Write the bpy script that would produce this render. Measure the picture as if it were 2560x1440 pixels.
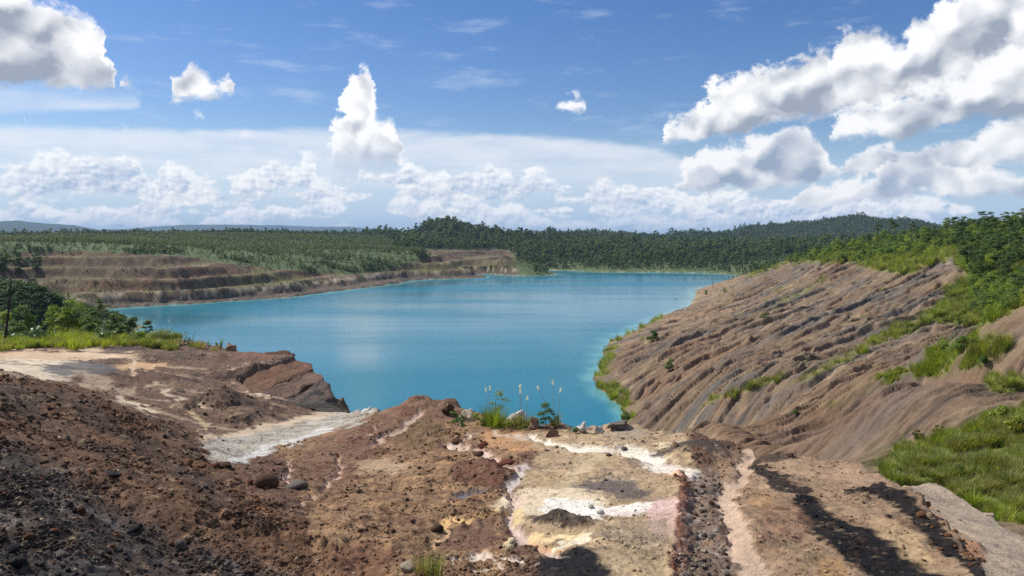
import bpy, math, random
import numpy as np
from mathutils import Vector, Matrix, Euler

for o in list(bpy.data.objects):
    bpy.data.objects.remove(o)
SC = bpy.context.scene
COL = SC.collection
R = math.radians

# ------------------------------------------------------------------ camera
F_PX, CX, CY, HZ = 1850.0, 1280.0, 720.0, 590.0        # photo pixels: focal length, centre, horizon row
PITCH = math.atan((CY - HZ) / F_PX)
cam_d = bpy.data.cameras.new('camera')
cam = bpy.data.objects.new('camera', cam_d)
COL.objects.link(cam)
cam_d.sensor_width = 36.0
cam_d.lens = 36.0 * F_PX / 2560.0
cam_d.clip_start = 0.1
cam_d.clip_end = 120000.0
cam.location = (0, 0, 0)
cam.rotation_euler = (R(90) - PITCH, 0, 0)
SC.camera = cam
CT, ST = math.cos(PITCH), math.sin(PITCH)

def at(px, py, Y):
    """the point at forward distance Y seen at photo pixel (px, py)"""
    xc = (px - CX) / F_PX
    yc = (CY - py) / F_PX
    fy = CT + yc * ST
    return np.array([xc / fy * Y, Y, (-ST + yc * CT) / fy * Y])

def to_px(P):
    """photo pixels of world points (n,3)"""
    x, y, z = P[..., 0], P[..., 1], P[..., 2]
    d = y * CT - z * ST
    u = y * ST + z * CT
    d = np.maximum(d, 1e-3)
    return CX + F_PX * x / d, CY - F_PX * u / d

# ------------------------------------------------------------------ view, sun
SC.view_settings.view_transform = 'Standard'
SC.view_settings.look = 'None'
SC.view_settings.exposure = 0.12
SC.view_settings.gamma = 1.0
SC.view_settings.use_curve_mapping = False
SC.cycles.max_bounces = 6
SC.cycles.diffuse_bounces = 2
SC.cycles.glossy_bounces = 2
SC.cycles.transmission_bounces = 3
SC.cycles.transparent_max_bounces = 8
SC.cycles.volume_bounces = 0
SC.cycles.use_fast_gi = False
SC.cycles.use_adaptive_sampling = True
SC.cycles.adaptive_threshold = 0.006
SC.cycles.adaptive_min_samples = 16
SC.cycles.use_denoising = False

SUN_AZ, SUN_EL = R(-64), R(48)          # azimuth from the view direction, left is negative
sd = Vector((math.sin(SUN_AZ) * math.cos(SUN_EL), math.cos(SUN_AZ) * math.cos(SUN_EL), math.sin(SUN_EL)))
sun_d = bpy.data.lights.new('sun', 'SUN')
sun_d.energy = 4.8
sun_d.angle = R(0.53)
sun_d.color = (1.0, 0.945, 0.86)
sun = bpy.data.objects.new('sun', sun_d)
COL.objects.link(sun)
sun.rotation_euler = (-sd).to_track_quat('-Z', 'Y').to_euler()
sun.location = (-200, 50, 250)

# ------------------------------------------------------------------ world: sky with clouds
W = bpy.data.worlds.new('World')
SC.world = W
W.use_nodes = True
NT = W.node_tree
NT.nodes.clear()

class V:
    """a float socket with arithmetic"""
    def __init__(s, k): s.k = k
    def __add__(a, b): return mth('ADD', a, b)
    __radd__ = __add__
    def __sub__(a, b): return mth('SUBTRACT', a, b)
    def __rsub__(a, b): return mth('SUBTRACT', b, a)
    def __mul__(a, b): return mth('MULTIPLY', a, b)
    __rmul__ = __mul__
    def __truediv__(a, b): return mth('DIVIDE', a, b)
def mth(op, *a, clamp=False):
    n = NT.nodes.new('ShaderNodeMath')
    n.operation = op
    n.use_clamp = clamp
    for i, v in enumerate(a):
        if isinstance(v, V): NT.links.new(v.k, n.inputs[i])
        else: n.inputs[i].default_value = float(v)
    return V(n.outputs[0])
def vmin(a, b): return mth('MINIMUM', a, b)
def vmax(a, b): return mth('MAXIMUM', a, b)
def clamp01(a): return mth('ADD', a, 0.0, clamp=True)
def sstep(x, a, b):
    n = NT.nodes.new('ShaderNodeMapRange')
    n.interpolation_type = 'SMOOTHSTEP'
    for i, v in enumerate((x, a, b, 0.0, 1.0)):
        if isinstance(v, V): NT.links.new(v.k, n.inputs[i])
        else: n.inputs[i].default_value = v
    return V(n.outputs[0])
def xyz(x, y, z=0.0):
    n = NT.nodes.new('ShaderNodeCombineXYZ')
    for i, v in enumerate((x, y, z)):
        if isinstance(v, V): NT.links.new(v.k, n.inputs[i])
        else: n.inputs[i].default_value = v
    return n.outputs[0]
def fbm(vec, scale, detail=5, rough=0.55, dist=0.0):
    n = NT.nodes.new('ShaderNodeTexNoise')
    n.noise_dimensions = '2D'
    NT.links.new(vec, n.inputs['Vector'])
    n.inputs['Scale'].default_value = scale
    n.inputs['Detail'].default_value = detail
    n.inputs['Roughness'].default_value = rough
    n.inputs['Distortion'].default_value = dist
    return V(n.outputs[0])
def puffs(vec, scale, detail=3.0, rough=0.5):
    n = NT.nodes.new('ShaderNodeTexVoronoi')
    n.voronoi_dimensions = '2D'
    n.feature = 'F1'
    n.normalize = True
    NT.links.new(vec, n.inputs['Vector'])
    n.inputs['Scale'].default_value = scale
    n.inputs['Detail'].default_value = detail
    n.inputs['Roughness'].default_value = rough
    n.inputs['Lacunarity'].default_value = 2.3
    return 1.0 - V(n.outputs['Distance'])
def fcurve(x, pts):
    n = NT.nodes.new('ShaderNodeFloatCurve')
    NT.links.new(x.k, n.inputs['Value'])
    c = n.mapping.curves[0]
    pts = sorted(pts)
    c.points[0].location = pts[0]
    c.points[1].location = pts[-1]
    for p in pts[1:-1]:
        c.points.new(*p)
    for p in c.points: p.handle_type = 'VECTOR'
    n.mapping.update()
    return V(n.outputs[0])
def rgbmix(fac, a, b):
    n = NT.nodes.new('ShaderNodeMix')
    n.data_type = 'RGBA'
    NT.links.new(fac.k, n.inputs[0])
    for i, v in ((6, a), (7, b)):
        if isinstance(v, tuple): n.inputs[i].default_value = (*v, 1)
        else: NT.links.new(v, n.inputs[i])
    return n.outputs[2]

def sky_world():
    tc = NT.nodes.new('ShaderNodeTexCoord')
    sp = NT.nodes.new('ShaderNodeSeparateXYZ')
    NT.links.new(tc.outputs['Generated'], sp.inputs[0])
    dx, dy, dz = (V(sp.outputs[i]) for i in range(3))
    hor = mth('SQRT', dx * dx + dy * dy + 1e-6)
    A = mth('ARCTAN2', dx, dy)
    E = dz / hor                                        # tangent of the elevation
    A = mth('PINGPONG', A + 0.8, 1.6) - 0.8             # the same weather goes on all round
    # warp and noise fields shared by the layers
    w1 = fbm(xyz(A, E), 9.0, 5, 0.6) - 0.5
    w2 = fbm(xyz(A, E, 0.0) if False else xyz(A + 7.3, E + 3.1), 9.0, 4, 0.6) - 0.5
    wf = fbm(xyz(A + 1.7, E * 1.3 + 5.1), 38.0, 6, 0.62) - 0.5       # fine, wispy
    a01 = clamp01((A + w1 * 0.035 + wf * 0.030 + 0.8) / 1.6)
    hiA, hiE = A + w1 * 0.05, E + w2 * 0.05
    loA, loE = A + w1 * 0.022, E + w2 * 0.018
    sx, sy = -0.006, 0.009                              # towards the light
    PH = puffs(xyz(hiA, hiE * 1.15), 15.0, 4.5, 0.58)
    PG = puffs(xyz(hiA + 3.3, hiE * 1.1), 13.0, 1.0, 0.45)
    PG2 = puffs(xyz(hiA + 3.3 + sx * 1.6, (hiE + sy * 1.6) * 1.1), 13.0, 1.0, 0.45)
    PL = puffs(xyz(loA, loE * 1.3), 24.0, 4.0, 0.58)
    PL2 = puffs(xyz(loA + sx * 0.5, (loE + sy * 0.45) * 1.3), 24.0, 4.0, 0.58)
    gradH = PG - PG2
    brk = sstep(fbm(xyz(A + 4.0, E * 2.4 + 1.0), 13.0, 3, 0.5), 0.56, 0.40)
    gradL = PL - PL2

    def ae(px, py):
        p = at(px, py, 1.0)
        return math.atan2(p[0], p[1]), p[2] / math.hypot(p[0], p[1])
    EMIN, EMAX = -0.05, 0.75
    def curve(pts):
        q = []
        for (px, py) in pts:
            a, e = ae(px, py)
            q.append((min(1, max(0, (a + 0.8) / 1.6)), min(1, max(0, (e - EMIN) / (EMAX - EMIN)))))
        q.sort()
        if q[0][0] > 0: q.insert(0, (0.0, q[0][1]))
        if q[-1][0] < 1: q.append((1.0, q[-1][1]))
        out = [q[0]]
        for k in q[1:]:
            if k[0] - out[-1][0] > 0.0008: out.append(k)
        return fcurve(a01, out) * (EMAX - EMIN) + EMIN

    sky = NT.nodes.new('ShaderNodeTexSky')
    sky.sky_type = 'NISHITA'
    sky.sun_disc = False
    sky.sun_elevation = SUN_EL
    sky.sun_rotation = SUN_AZ
    sky.altitude = 100
    sky.air_density = SKY_AIR
    sky.dust_density = SKY_DUST
    sky.ozone_density = SKY_OZONE
    hs = NT.nodes.new('ShaderNodeHueSaturation')
    hs.inputs['Saturation'].default_value = 1.28
    hs.inputs['Value'].default_value = 1.0
    hs.inputs['Hue'].default_value = 0.512
    NT.links.new(sky.outputs[0], hs.inputs['Color'])
    cur = hs.outputs[0]
    G = 10.0                                            # background strength is 0.1

    def put(cur, alpha, shade, dark, light):
        col = rgbmix(clamp01(shade), tuple(c * G for c in dark), tuple(c * G for c in light))
        return rgbmix(clamp01(alpha), cur, col)

    # pale air near the horizon, between the clouds
    cur = put(cur, sstep(E, 0.16, 0.0) * 0.85, 0.5 + wf * 0.0, (0.40, 0.56, 0.80), (0.52, 0.66, 0.85))

    # thin high veil and the flat anvil band
    band = curve([(-400, 300), (0, 308), (400, 316), (830, 318), (1010, 320), (1200, 330), (1450, 343), (1640, 362), (1720, 395), (1790, 440), (1900, 500), (2560, 520)])
    st = fbm(xyz(A * 3.0, E * 16.0), 3.0, 4, 0.55) - 0.5
    d = (band - E) + st * 0.012 + wf * 0.006
    al = sstep(d, -0.002, 0.010) * (0.62 + st * 0.5) * sstep(E, 0.02, 0.09)
    cur = put(cur, al, 0.75 + st * 1.2 + sstep(d, 0.05, 0.0) * 0.35, (0.50, 0.62, 0.80), (0.86, 0.88, 0.92))
    veil = fbm(xyz(A * 2.0, E * 9.0 + 3.0), 4.0, 5, 0.6)
    vm = sstep(veil, 0.53, 0.80) * 0.30
    cur = put(cur, vm, 0.5 + wf, (0.55, 0.66, 0.82), (0.75, 0.82, 0.92))
    lv = curve([(-500, 180), (0, 200), (330, 225), (345, 262), (360, 330), (2560, 330)])
    lb = curve([(-500, 285), (0, 285), (345, 272), (360, 300), (2560, 300)])
    al = sstep(lv - E, -0.01, 0.03) * sstep(E - lb, -0.003, 0.006) * (0.55 + st * 0.8)
    cur = put(cur, al, 0.6 + st, (0.55, 0.66, 0.82), (0.80, 0.85, 0.93))

    def cumulus(cur, top, base, P, g, wid, amp, wisp, dark, light, soft, opac=1.0, basew=0.35, gk=5.0, thick=0.03, pk=0.55, core=0.0, boost=0.0, gaps=0.0):
        T, B = curve(top), curve(base)
        h = vmax(T - B, 0.004)
        Ew = E + w2 * vmin(h * 0.55, 0.05)
        up = (T - Ew)                                   # below the top
        dn = (E - B) + w2 * 0.012                       # above the base
        edge = vmin(up, dn * 1.3)
        d = edge + (P - 0.62) * amp + wf * wisp
        # without a cloud in the profile nothing shows
        d = d - sstep(T - B, 0.004, -0.002) * 0.2
        if gaps: d = d - brk * gaps
        al = sstep(d, 0.0, soft) * opac
        rel = clamp01(dn / h)
        top_lit = sstep(up + (P - 0.6) * amp, thick, 0.0)                 # sunlit crown of the cloud
        lit = 0.28 + rel * 0.30 + top_lit * 0.38 + g * gk + (P - 0.6) * pk + wf * 0.30 + sstep(d, soft * 2.0, 0.0) * 0.18
        lit = lit - sstep(rel, basew, 0.0) * 0.22 + (PL - 0.6) * 0.22 - core * sstep(A, -0.56, -0.62) * sstep(d, 0.0, 0.07)
        if boost:
            win = sstep(A, -0.28, -0.25) * sstep(A, -0.10, -0.13)
            lit = lit + boost * win
            al = al * (1.0 - win * sstep(E, 0.130, 0.085) * 0.92)
        return put(cur, al, lit, dark, light)

    rnd = random.Random(5)
    def ragged(lo, hi, n, x0=-700, x1=3300):
        return [(x0 + (x1 - x0) * i / n + rnd.uniform(-20, 20), rnd.uniform(lo, hi)) for i in range(n + 1)]
    # rows towards the horizon, far ones first
    cur = cumulus(cur, ragged(505, 578, 44), ragged(574, 590, 40), PL, gradL, 0, 0.024, 0.010, (0.40, 0.53, 0.73), (0.90, 0.92, 0.95), 0.010, 0.85, gk=3.0)
    cur = cumulus(cur, ragged(452, 566, 26), ragged(536, 566, 36), PL, gradL, 0, 0.030, 0.012, (0.36, 0.48, 0.67), (0.96, 0.96, 0.97), 0.011, 0.80, gk=3.0, gaps=0.012, pk=0.35)
    mid = [(-700, 470), (-400, 380), (-200, 440), (0, 430), (60, 392), (150, 380), (240, 366), (310, 350), (350, 385), (372, 445), (400, 405), (440, 398), (480, 430), (540, 480),
           (590, 440), (620, 430), (660, 400), (690, 388), (720, 408), (760, 388), (790, 440), (850, 450), (900, 400), (950, 430), (1020, 398), (1100, 440), (1160, 420), (1230, 388),
           (1280, 440), (1350, 408), (1400, 450), (1480, 485), (1600, 450), (1700, 470), (1800, 480), (1990, 470), (2100, 490), (2260, 440), (2330, 460), (2560, 450), (2800, 400), (3200, 450)]
    cur = cumulus(cur, mid, ragged(470, 512, 22), PL, gradL, 0, 0.042, 0.018, (0.37, 0.48, 0.66), (0.96, 0.97, 0.98), 0.012, 0.94, gk=2.8, thick=0.03, gaps=0.010, pk=0.40)
    cur = cumulus(cur, ragged(430, 566, 20), ragged(492, 528, 24), PL, gradL, 0, 0.036, 0.016, (0.38, 0.49, 0.66), (0.94, 0.94, 0.95), 0.012, 0.90, gk=2.8, thick=0.025, gaps=0.016, pk=0.40)
    cur = cumulus(cur, ragged(470, 560, 30), ragged(505, 535, 30), PL, gradL, 0, 0.030, 0.012, (0.38, 0.50, 0.68), (0.97, 0.96, 0.95), 0.010, 0.85, gk=3.0, gaps=0.014, pk=0.35)
    cur = cumulus(cur, ragged(488, 556, 50), ragged(532, 556, 30), PL, gradL, 0, 0.028, 0.014, (0.40, 0.51, 0.69), (0.94, 0.95, 0.96), 0.009, 0.88, gk=3.0, gaps=0.008, pk=0.4)
    # right-hand middle bank
    cur = cumulus(cur, [(-700, 700), (1640, 700), (1680, 480), (1720, 400), (1760, 372), (1800, 356), (1860, 352), (1900, 330), (1960, 318), (2010, 330), (2060, 372), (2085, 425), (2110, 398), (2150, 388), (2200, 362), (2240, 356), (2270, 395), (2330, 362), (2450, 318), (2560, 288), (2900, 250), (3300, 330)],
                  [(0, 480), (1690, 480), (1800, 470), (1900, 474), (2020, 452), (2100, 440), (2200, 446), (2300, 424), (2400, 432), (2560, 420)], PH, gradH, 0, 0.046, 0.020, (0.31, 0.38, 0.50), (0.94, 0.94, 0.95), 0.012, 0.97, gk=3.0, pk=0.35, thick=0.04)
    # the tower, the single small clouds, the big corner clouds
    big = [(-700, -900), (-300, -500), (0, -90), (60, -30), (150, 0), (200, 25), (255, 55), (262, 110), (266, 190), (276, 290), (288, 290), (292, 205), (312, 186), (338, 215), (344, 300), (420, 300),
           (428, 168), (470, 156), (512, 172), (540, 196), (580, 188), (592, 212), (600, 330), (815, 380), (832, 305), (850, 292), (864, 230), (872, 205), (905, 166), (930, 182), (938, 270), (950, 290), (985, 300), (1005, 335), (1015, 430),
           (1350, 330), (1358, 262), (1392, 250), (1440, 232), (1456, 255), (1464, 330), (1650, 420), (1664, 322), (1700, 298), (1738, 280), (1760, 250), (1790, 200), (1840, 165), (1870, 188), (1905, 160), (1960, 150),
           (2010, 135), (2082, 128), (2098, 105), (2120, 72), (2180, 54), (2230, 80), (2252, 100), (2285, 60), (2325, 64), (2350, 20), (2400, -12), (2480, -60), (2560, -130), (2800, -500), (3300, -900)]
    bigb = [(-700, 230), (0, 222), (266, 226), (290, 236), (400, 236), (430, 244), (500, 250), (560, 232), (592, 226), (800, 450), (830, 450), (1010, 445), (1100, 300), (1350, 280), (1460, 276), (1640, 360), (1670, 350), (1740, 362), (1850, 332), (1950, 312), (2080, 288), (2200, 275), (2560, 230), (3300, 200)]
    cur = cumulus(cur, big, bigb, PH, gradH, 0, 0.058, 0.042, (0.33, 0.375, 0.46), (0.97, 0.97, 0.98), 0.018, 0.99, gk=3.6, thick=0.06, pk=0.45, core=0.5, boost=0.34)
    cur = cumulus(cur, [(-700, 700), (2040, 700), (2064, 345), (2085, 295), (2110, 262), (2200, 240), (2300, 205), (2380, 182), (2450, 135), (2560, 95), (2900, 0), (3300, 60)],
                  [(0, 340), (2064, 352), (2250, 345), (2400, 315), (2560, 292), (3300, 250)], PH, gradH, 0, 0.050, 0.036, (0.32, 0.37, 0.46), (0.95, 0.95, 0.96), 0.020, 0.99, gk=3.4, thick=0.06, pk=0.40)
    cur = cumulus(cur, [(-700, 700), (1900, 700), (1960, 520), (2010, 470), (2080, 452), (2160, 440), (2240, 400), (2300, 372), (2340, 395), (2420, 430), (2520, 420), (2560, 430), (2900, 400), (3300, 430)],
                  [(0, 520), (1960, 520), (2150, 505), (2300, 478), (2420, 500), (2560, 490)], PH, gradH, 0, 0.046, 0.026, (0.36, 0.43, 0.55), (0.97, 0.96, 0.95), 0.012, 0.93, gk=3.0, pk=0.45, thick=0.03)
    # small puffs left of the tower
    cur = cumulus(cur, [(-700, 700), (40, 420), (60, 290), (80, 284), (95, 420), (280, 420), (292, 305), (310, 300), (328, 420), (470, 420), (484, 268), (510, 270), (550, 284), (560, 420), (530, 420), (548, 330), (600, 318), (660, 332), (680, 420), (3300, 700)],
                  [(0, 302), (95, 302), (290, 326), (330, 326), (480, 300), (555, 302), (570, 352), (680, 352), (2560, 352)], PH, gradH, 0, 0.030, 0.030, (0.50, 0.58, 0.70), (0.93, 0.94, 0.96), 0.018, 0.8, gk=3.0, pk=0.4, thick=0.03)
    # scattered cumulus over the rest of the dome, above the frame
    up1 = fbm(xyz(A * 1.2 + 2.0, E * 0.9), 2.6, 5, 0.55)
    d = (up1 - 0.56) + (PH - 0.6) * 0.10 - sstep(E, 0.52, 0.36) * 0.3
    cur = put(cur, sstep(d, 0.0, 0.05) * 0.95, 0.9 - sstep(d, 0.02, 0.22) * 0.6 + gradH * 2.0, (0.42, 0.47, 0.56), (0.96, 0.96, 0.97))
    # below the horizon: dull ground light
    cur = put(cur, sstep(E, -0.02, -0.05), 0.5 + wf * 0.0, (0.10, 0.12, 0.12), (0.12, 0.14, 0.13))

    bg = NT.nodes.new('ShaderNodeBackground')
    NT.links.new(cur, bg.inputs['Color'])
    bg.inputs['Strength'].default_value = 0.1
    out = NT.nodes.new('ShaderNodeOutputWorld')
    NT.links.new(bg.outputs[0], out.inputs['Surface'])
    W.cycles.sampling_method = 'MANUAL'
    W.cycles.sample_map_resolution = 512

SKY_AIR, SKY_DUST, SKY_OZONE = 1.0, 0.4, 3.0
sky_world()

# ------------------------------------------------------------------ numeric helpers
def hash2(ix, iy, seed):
    h = (ix.astype(np.uint32) * np.uint32(374761393)) ^ (iy.astype(np.uint32) * np.uint32(668265263)) ^ np.uint32((seed * 2246822519 + 3266489917) & 0xffffffff)
    h = (h ^ (h >> np.uint32(13))) * np.uint32(1274126177)
    h = h ^ (h >> np.uint32(16))
    return h
_ang = np.linspace(0, 2 * np.pi, 256, endpoint=False)
_GX, _GY = np.cos(_ang).astype(np.float32), np.sin(_ang).astype(np.float32)

def perlin(x, y, seed=0):
    x = np.asarray(x, np.float32); y = np.asarray(y, np.float32)
    fx, fy = np.floor(x), np.floor(y)
    ix, iy = fx.astype(np.int32), fy.astype(np.int32)
    dx, dy = (x - fx).astype(np.float32), (y - fy).astype(np.float32)
    u = dx * dx * dx * (dx * (dx * 6 - 15) + 10)
    v = dy * dy * dy * (dy * (dy * 6 - 15) + 10)
    def g(ox, oy):
        h = (hash2(ix + np.int32(ox), iy + np.int32(oy), seed) & np.uint32(255))
        return _GX[h] * (dx - ox) + _GY[h] * (dy - oy)
    a, b, c, d = g(0, 0), g(1, 0), g(0, 1), g(1, 1)
    return ((a + (b - a) * u) * (1 - v) + (c + (d - c) * u) * v) * 1.5
def fbm2(x, y, octaves=4, seed=0, gain=0.5, lac=2.03, ridged=False):
    s, a, t = 0.0, 1.0, 0.0
    for i in range(octaves):
        n = perlin(x, y, seed + i * 17)
        if ridged: n = 1 - 2 * np.abs(n)
        s = s + a * n
        t += a
        a *= gain
        x = x * lac + 13.7
        y = y * lac - 7.3
    return s / t
def smooth(x, a, b):
    t = np.clip((x - a) / (b - a), 0, 1)
    return t * t * (3 - 2 * t)
def lerp(a, b, t): return a + (b - a) * t

class TPS:
    def __init__(s, P, lam=0.0):
        P = np.array(P, float)
        s.c = P[:, :2].mean(0); s.k = 1.0 / np.abs(P[:, :2] - s.c).max()
        s.q = (P[:, :2] - s.c) * s.k
        n = len(P)
        A = np.zeros((n + 3, n + 3))
        A[:n, :n] = s.U(((s.q[:, None] - s.q[None]) ** 2).sum(-1)) + lam * np.eye(n)
        A[:n, n] = 1; A[:n, n + 1:] = s.q
        A[n, :n] = 1; A[n + 1:, :n] = s.q.T
        s.w = np.linalg.solve(A, np.concatenate([P[:, 2], np.zeros(3)]))
    @staticmethod
    def U(r2): return 0.5 * r2 * np.log(r2 + 1e-12)
    def __call__(s, x, y):
        x = (np.asarray(x, np.float64) - s.c[0]) * s.k; y = (np.asarray(y, np.float64) - s.c[1]) * s.k
        out = np.full(x.shape, s.w[-3]) + s.w[-2] * x + s.w[-1] * y
        for i, (a, b) in enumerate(s.q):
            out += s.w[i] * s.U((x - a) ** 2 + (y - b) ** 2)
        return out

def poly_dist(x, y, poly):
    """signed distance to a closed polygon, negative inside"""
    P = np.array(poly, float)
    d = np.full(x.shape, 1e18)
    ins = np.zeros(x.shape, bool)
    for i in range(len(P)):
        a, b = P[i], P[(i + 1) % len(P)]
        e = b - a
        t = np.clip(((x - a[0]) * e[0] + (y - a[1]) * e[1]) / (e @ e), 0, 1)
        d = np.minimum(d, (x - a[0] - t * e[0]) ** 2 + (y - a[1] - t * e[1]) ** 2)
        c = ((a[1] > y) != (b[1] > y)) & (x < (b[0] - a[0]) * (y - a[1]) / (b[1] - a[1] + 1e-12) + a[0])
        ins ^= c
    d = np.sqrt(d)
    return np.where(ins, -d, d)

WATER = -40.0

# ------------------------------------------------------------------ the lie of the land
# near ledge and the bare plateau to its left: (photo column, row, distance)
NEAR = [(0, 1440, 5.0), (420, 1440, 6.0), (850, 1440, 6.4), (1280, 1440, 6.5), (1800, 1440, 6.4), (2430, 1440, 6.5), (2330, 1320, 8.5), (2250, 1240, 10.5), (2190, 1195, 12), (2060, 1145, 14),
        (1890, 1150, 13.8), (1830, 1115, 15.5), (1700, 1088, 16.5), (1560, 1068, 17.5), (1440, 1088, 17), (1300, 1066, 18.5), (1180, 1025, 21), (1050, 1003, 23), (950, 1040, 24),
        (1500, 1250, 9.6), (1100, 1250, 10.2), (1300, 1150, 13.0), (900, 1180, 13.6), (1900, 1300, 8.6), (2100, 1250, 10.0), (1700, 1160, 12.8), (720, 1120, 18.0), (850, 1060, 22.5),
        (560, 1150, 16.5), (700, 1090, 21.0), (930, 1034, 27.5), (870, 1030, 33), (730, 1003, 34),
        (300, 1180, 9.0), (600, 1230, 9.6), (150, 1300, 6.8), (620, 1340, 7.6), (850, 1260, 10.4), (0, 1100, 9.0), (0, 935, 16.0), (120, 955, 15.8), (250, 990, 15.6), (480, 1088, 15.6), (380, 1040, 15.6), (250, 1080, 11.5), (450, 1160, 11.2),
        (520, 1085, 19.0), (420, 1030, 25), (600, 1050, 24), (300, 1000, 27), (500, 965, 35), (650, 970, 37), (800, 960, 38),
        (0, 890, 45), (150, 905, 38), (300, 885, 45), (120, 960, 27), (580, 885, 50), (780, 910, 45), (700, 890, 51), (590, 884, 56), (540, 874, 60), (440, 868, 60), (300, 868, 58), (150, 872, 56), (0, 876, 54), (-150, 880, 50),
        (440, 850, 68), (250, 850, 70), (0, 850, 76), (-300, 860, 70)]
NEARP = [tuple(at(*p)) for p in NEAR] + [(-14, 8, -1.6), (-22, 16, -2.0), (-8, 2, -1.4), (0, 1, -1.9), (3.5, 1, -2.3), (-30, 30, -4.5), (-45, 45, -6.5), (0, -8, -1.2), (-10, -6, -1.0), (-60, 20, -3)]
near_tps = TPS(NEARP, 1e-6)
rim_px = [(2475, 1440, 6.5), (2360, 1322, 8.6), (2275, 1240, 10.6), (2205, 1188, 12.2), (2090, 1141, 14.2), (1985, 1133, 14.6), (1885, 1138, 14.2), (1835, 1108, 15.8), (1700, 1080, 16.9), (1570, 1060, 17.9), (1500, 1072, 17.6), (1440, 1078, 17.5), (1370, 1062, 18.6), (1300, 1056, 19.0),
          (1180, 1020, 21.5), (1050, 998, 23.6), (960, 1030, 24.8), (935, 1028, 28), (885, 1025, 33.5), (850, 985, 39), (820, 940, 42.5), (785, 907, 46.5), (700, 884, 52.5), (590, 878, 57.5), (545, 868, 62), (455, 850, 69), (250, 850, 80), (0, 850, 90)]
RIM = [tuple(at(*p)[:2]) for p in rim_px] + [(-140, 95), (-160, -20), (6.5, -20), (5.6, 0), (4.3, 4.0)]

OUTC = [tuple(at(*p)[:2]) for p in [(592, 966, 38.5), (640, 936, 42.5), (700, 910, 46), (745, 896, 50), (820, 895, 52), (900, 950, 46), (960, 1005, 39), (925, 1040, 32.5), (800, 1030, 32.6), (740, 1008, 34), (640, 992, 35.8)]]
# the pale hump below the ledge on the right
HUMP = [tuple(at(*p)) for p in [(2270, 1218, 13.5), (2340, 1216, 14), (2420, 1258, 13), (2560, 1342, 11), (2330, 1290, 10.5), (2430, 1400, 8.0), (2560, 1440, 7.8), (2700, 1440, 8.5), (2500, 1330, 10), (2700, 1400, 10)]]
hump_tps = TPS(HUMP, 1e-6)
HUMP_O = [tuple(at(*p)[:2]) for p in [(2265, 1219, 13.6), (2340, 1216, 14.2), (2420, 1258, 13.2), (2490, 1300, 12.2), (2560, 1342, 11.2), (2750, 1440, 9.5)]] + [(9.5, 5), (5, 2), (4.2, 5), (4.8, 8), (5.6, 10)]

# everything round the lake
def sh(px, py):
    t = at(px, py, 1.0)
    return (px, py, WATER / t[2])
SHORE_R = [sh(1560, 1062), sh(1535, 1000), sh(1497, 920), sh(1510, 880), sh(1535, 850), sh(1600, 818), sh(1650, 792), sh(1740, 742), sh(1800, 712), sh(1862, 692)]
SHORE_F = [sh(1780, 684), sh(1640, 681), sh(1500, 680), sh(1330, 681)]
SHORE_L = [sh(1230, 686), sh(1100, 698), sh(1000, 709), sh(850, 727), sh(700, 745), sh(550, 755), sh(430, 763), sh(290, 771)]
LAND = SHORE_R + SHORE_F + SHORE_L + [
    # eroded slope on the right
    (1600, 1062, 138), (1760, 1090, 82), (1900, 1110, 63), (2060, 1150, 50), (2200, 1185, 38), (2250, 1110, 45), (2200, 1050, 55), (2400, 980, 62), (2560, 980, 54), (2000, 1000, 85), (1800, 1000, 115), (1640, 1000, 145), (1600, 905, 200), (1800, 900, 160), (2000, 900, 120),
    (2200, 900, 95), (2400, 880, 85), (2560, 850, 85), (2300, 800, 130), (2500, 750, 130), (2560, 700, 140), (2000, 800, 190), (1800, 800, 262), (1900, 720, 330), (2100, 720, 232), (2300, 700, 190), (2385, 642, 200), (2160, 657, 275), (2000, 665, 350),
    (1880, 697, 480), (1800, 745, 400), (1700, 800, 310), (1930, 672, 500), (2300, 645, 225), (2560, 640, 155), (2560, 590, 190), (2300, 602, 262), (2100, 625, 345), (2010, 648, 430), (1970, 655, 560), (2800, 600, 170), (2900, 800, 90), (2900, 1000, 50), (2560, 600, 300), (2300, 600, 400),
    (2560, 1290, 25), (2400, 1240, 30), (2560, 1040, 42), (2420, 1100, 40), (2330, 1170, 35), (2800, 1200, 28),
    # left benches
    (100, 700, 455), (100, 651, 480), (250, 644, 495), (350, 655, 480), (430, 690, 450), (300, 735, 425), (600, 682, 500), (520, 660, 520), (640, 715, 490), (820, 695, 580), (700, 675, 560), (800, 645, 700), (1050, 634, 730), (1250, 646, 780), (1300, 668, 812), (1150, 670, 720), (950, 690, 650), (1030, 650, 720),
    (0, 640, 470), (-300, 640, 450), (50, 735, 330), (-100, 760, 260), (-300, 780, 220), (0, 700, 400), (150, 770, 250), (-200, 800, 150),
    # hinterland
    (900, 622, 900), (600, 622, 780), (300, 612, 760), (0, 614, 760), (600, 594, 1100), (900, 600, 1200), (300, 593, 1080), (0, 598, 1080), (450, 604, 900), (750, 598, 1000), (750, 640, 680), (900, 655, 680), (-500, 604, 1200),
    (1400, 640, 960), (1600, 650, 930), (1800, 655, 900), (1900, 650, 860), (1500, 620, 1150), (1700, 620, 1200), (1050, 604, 1250), (1130, 600, 1300), (1230, 606, 1250), (1000, 610, 1200), (1350, 608, 1350), (1900, 620, 1300),
    (1500, 608, 1600), (1700, 608, 1700), (2000, 620, 1500), (2300, 600, 1200), (2800, 600, 900)]
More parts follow.
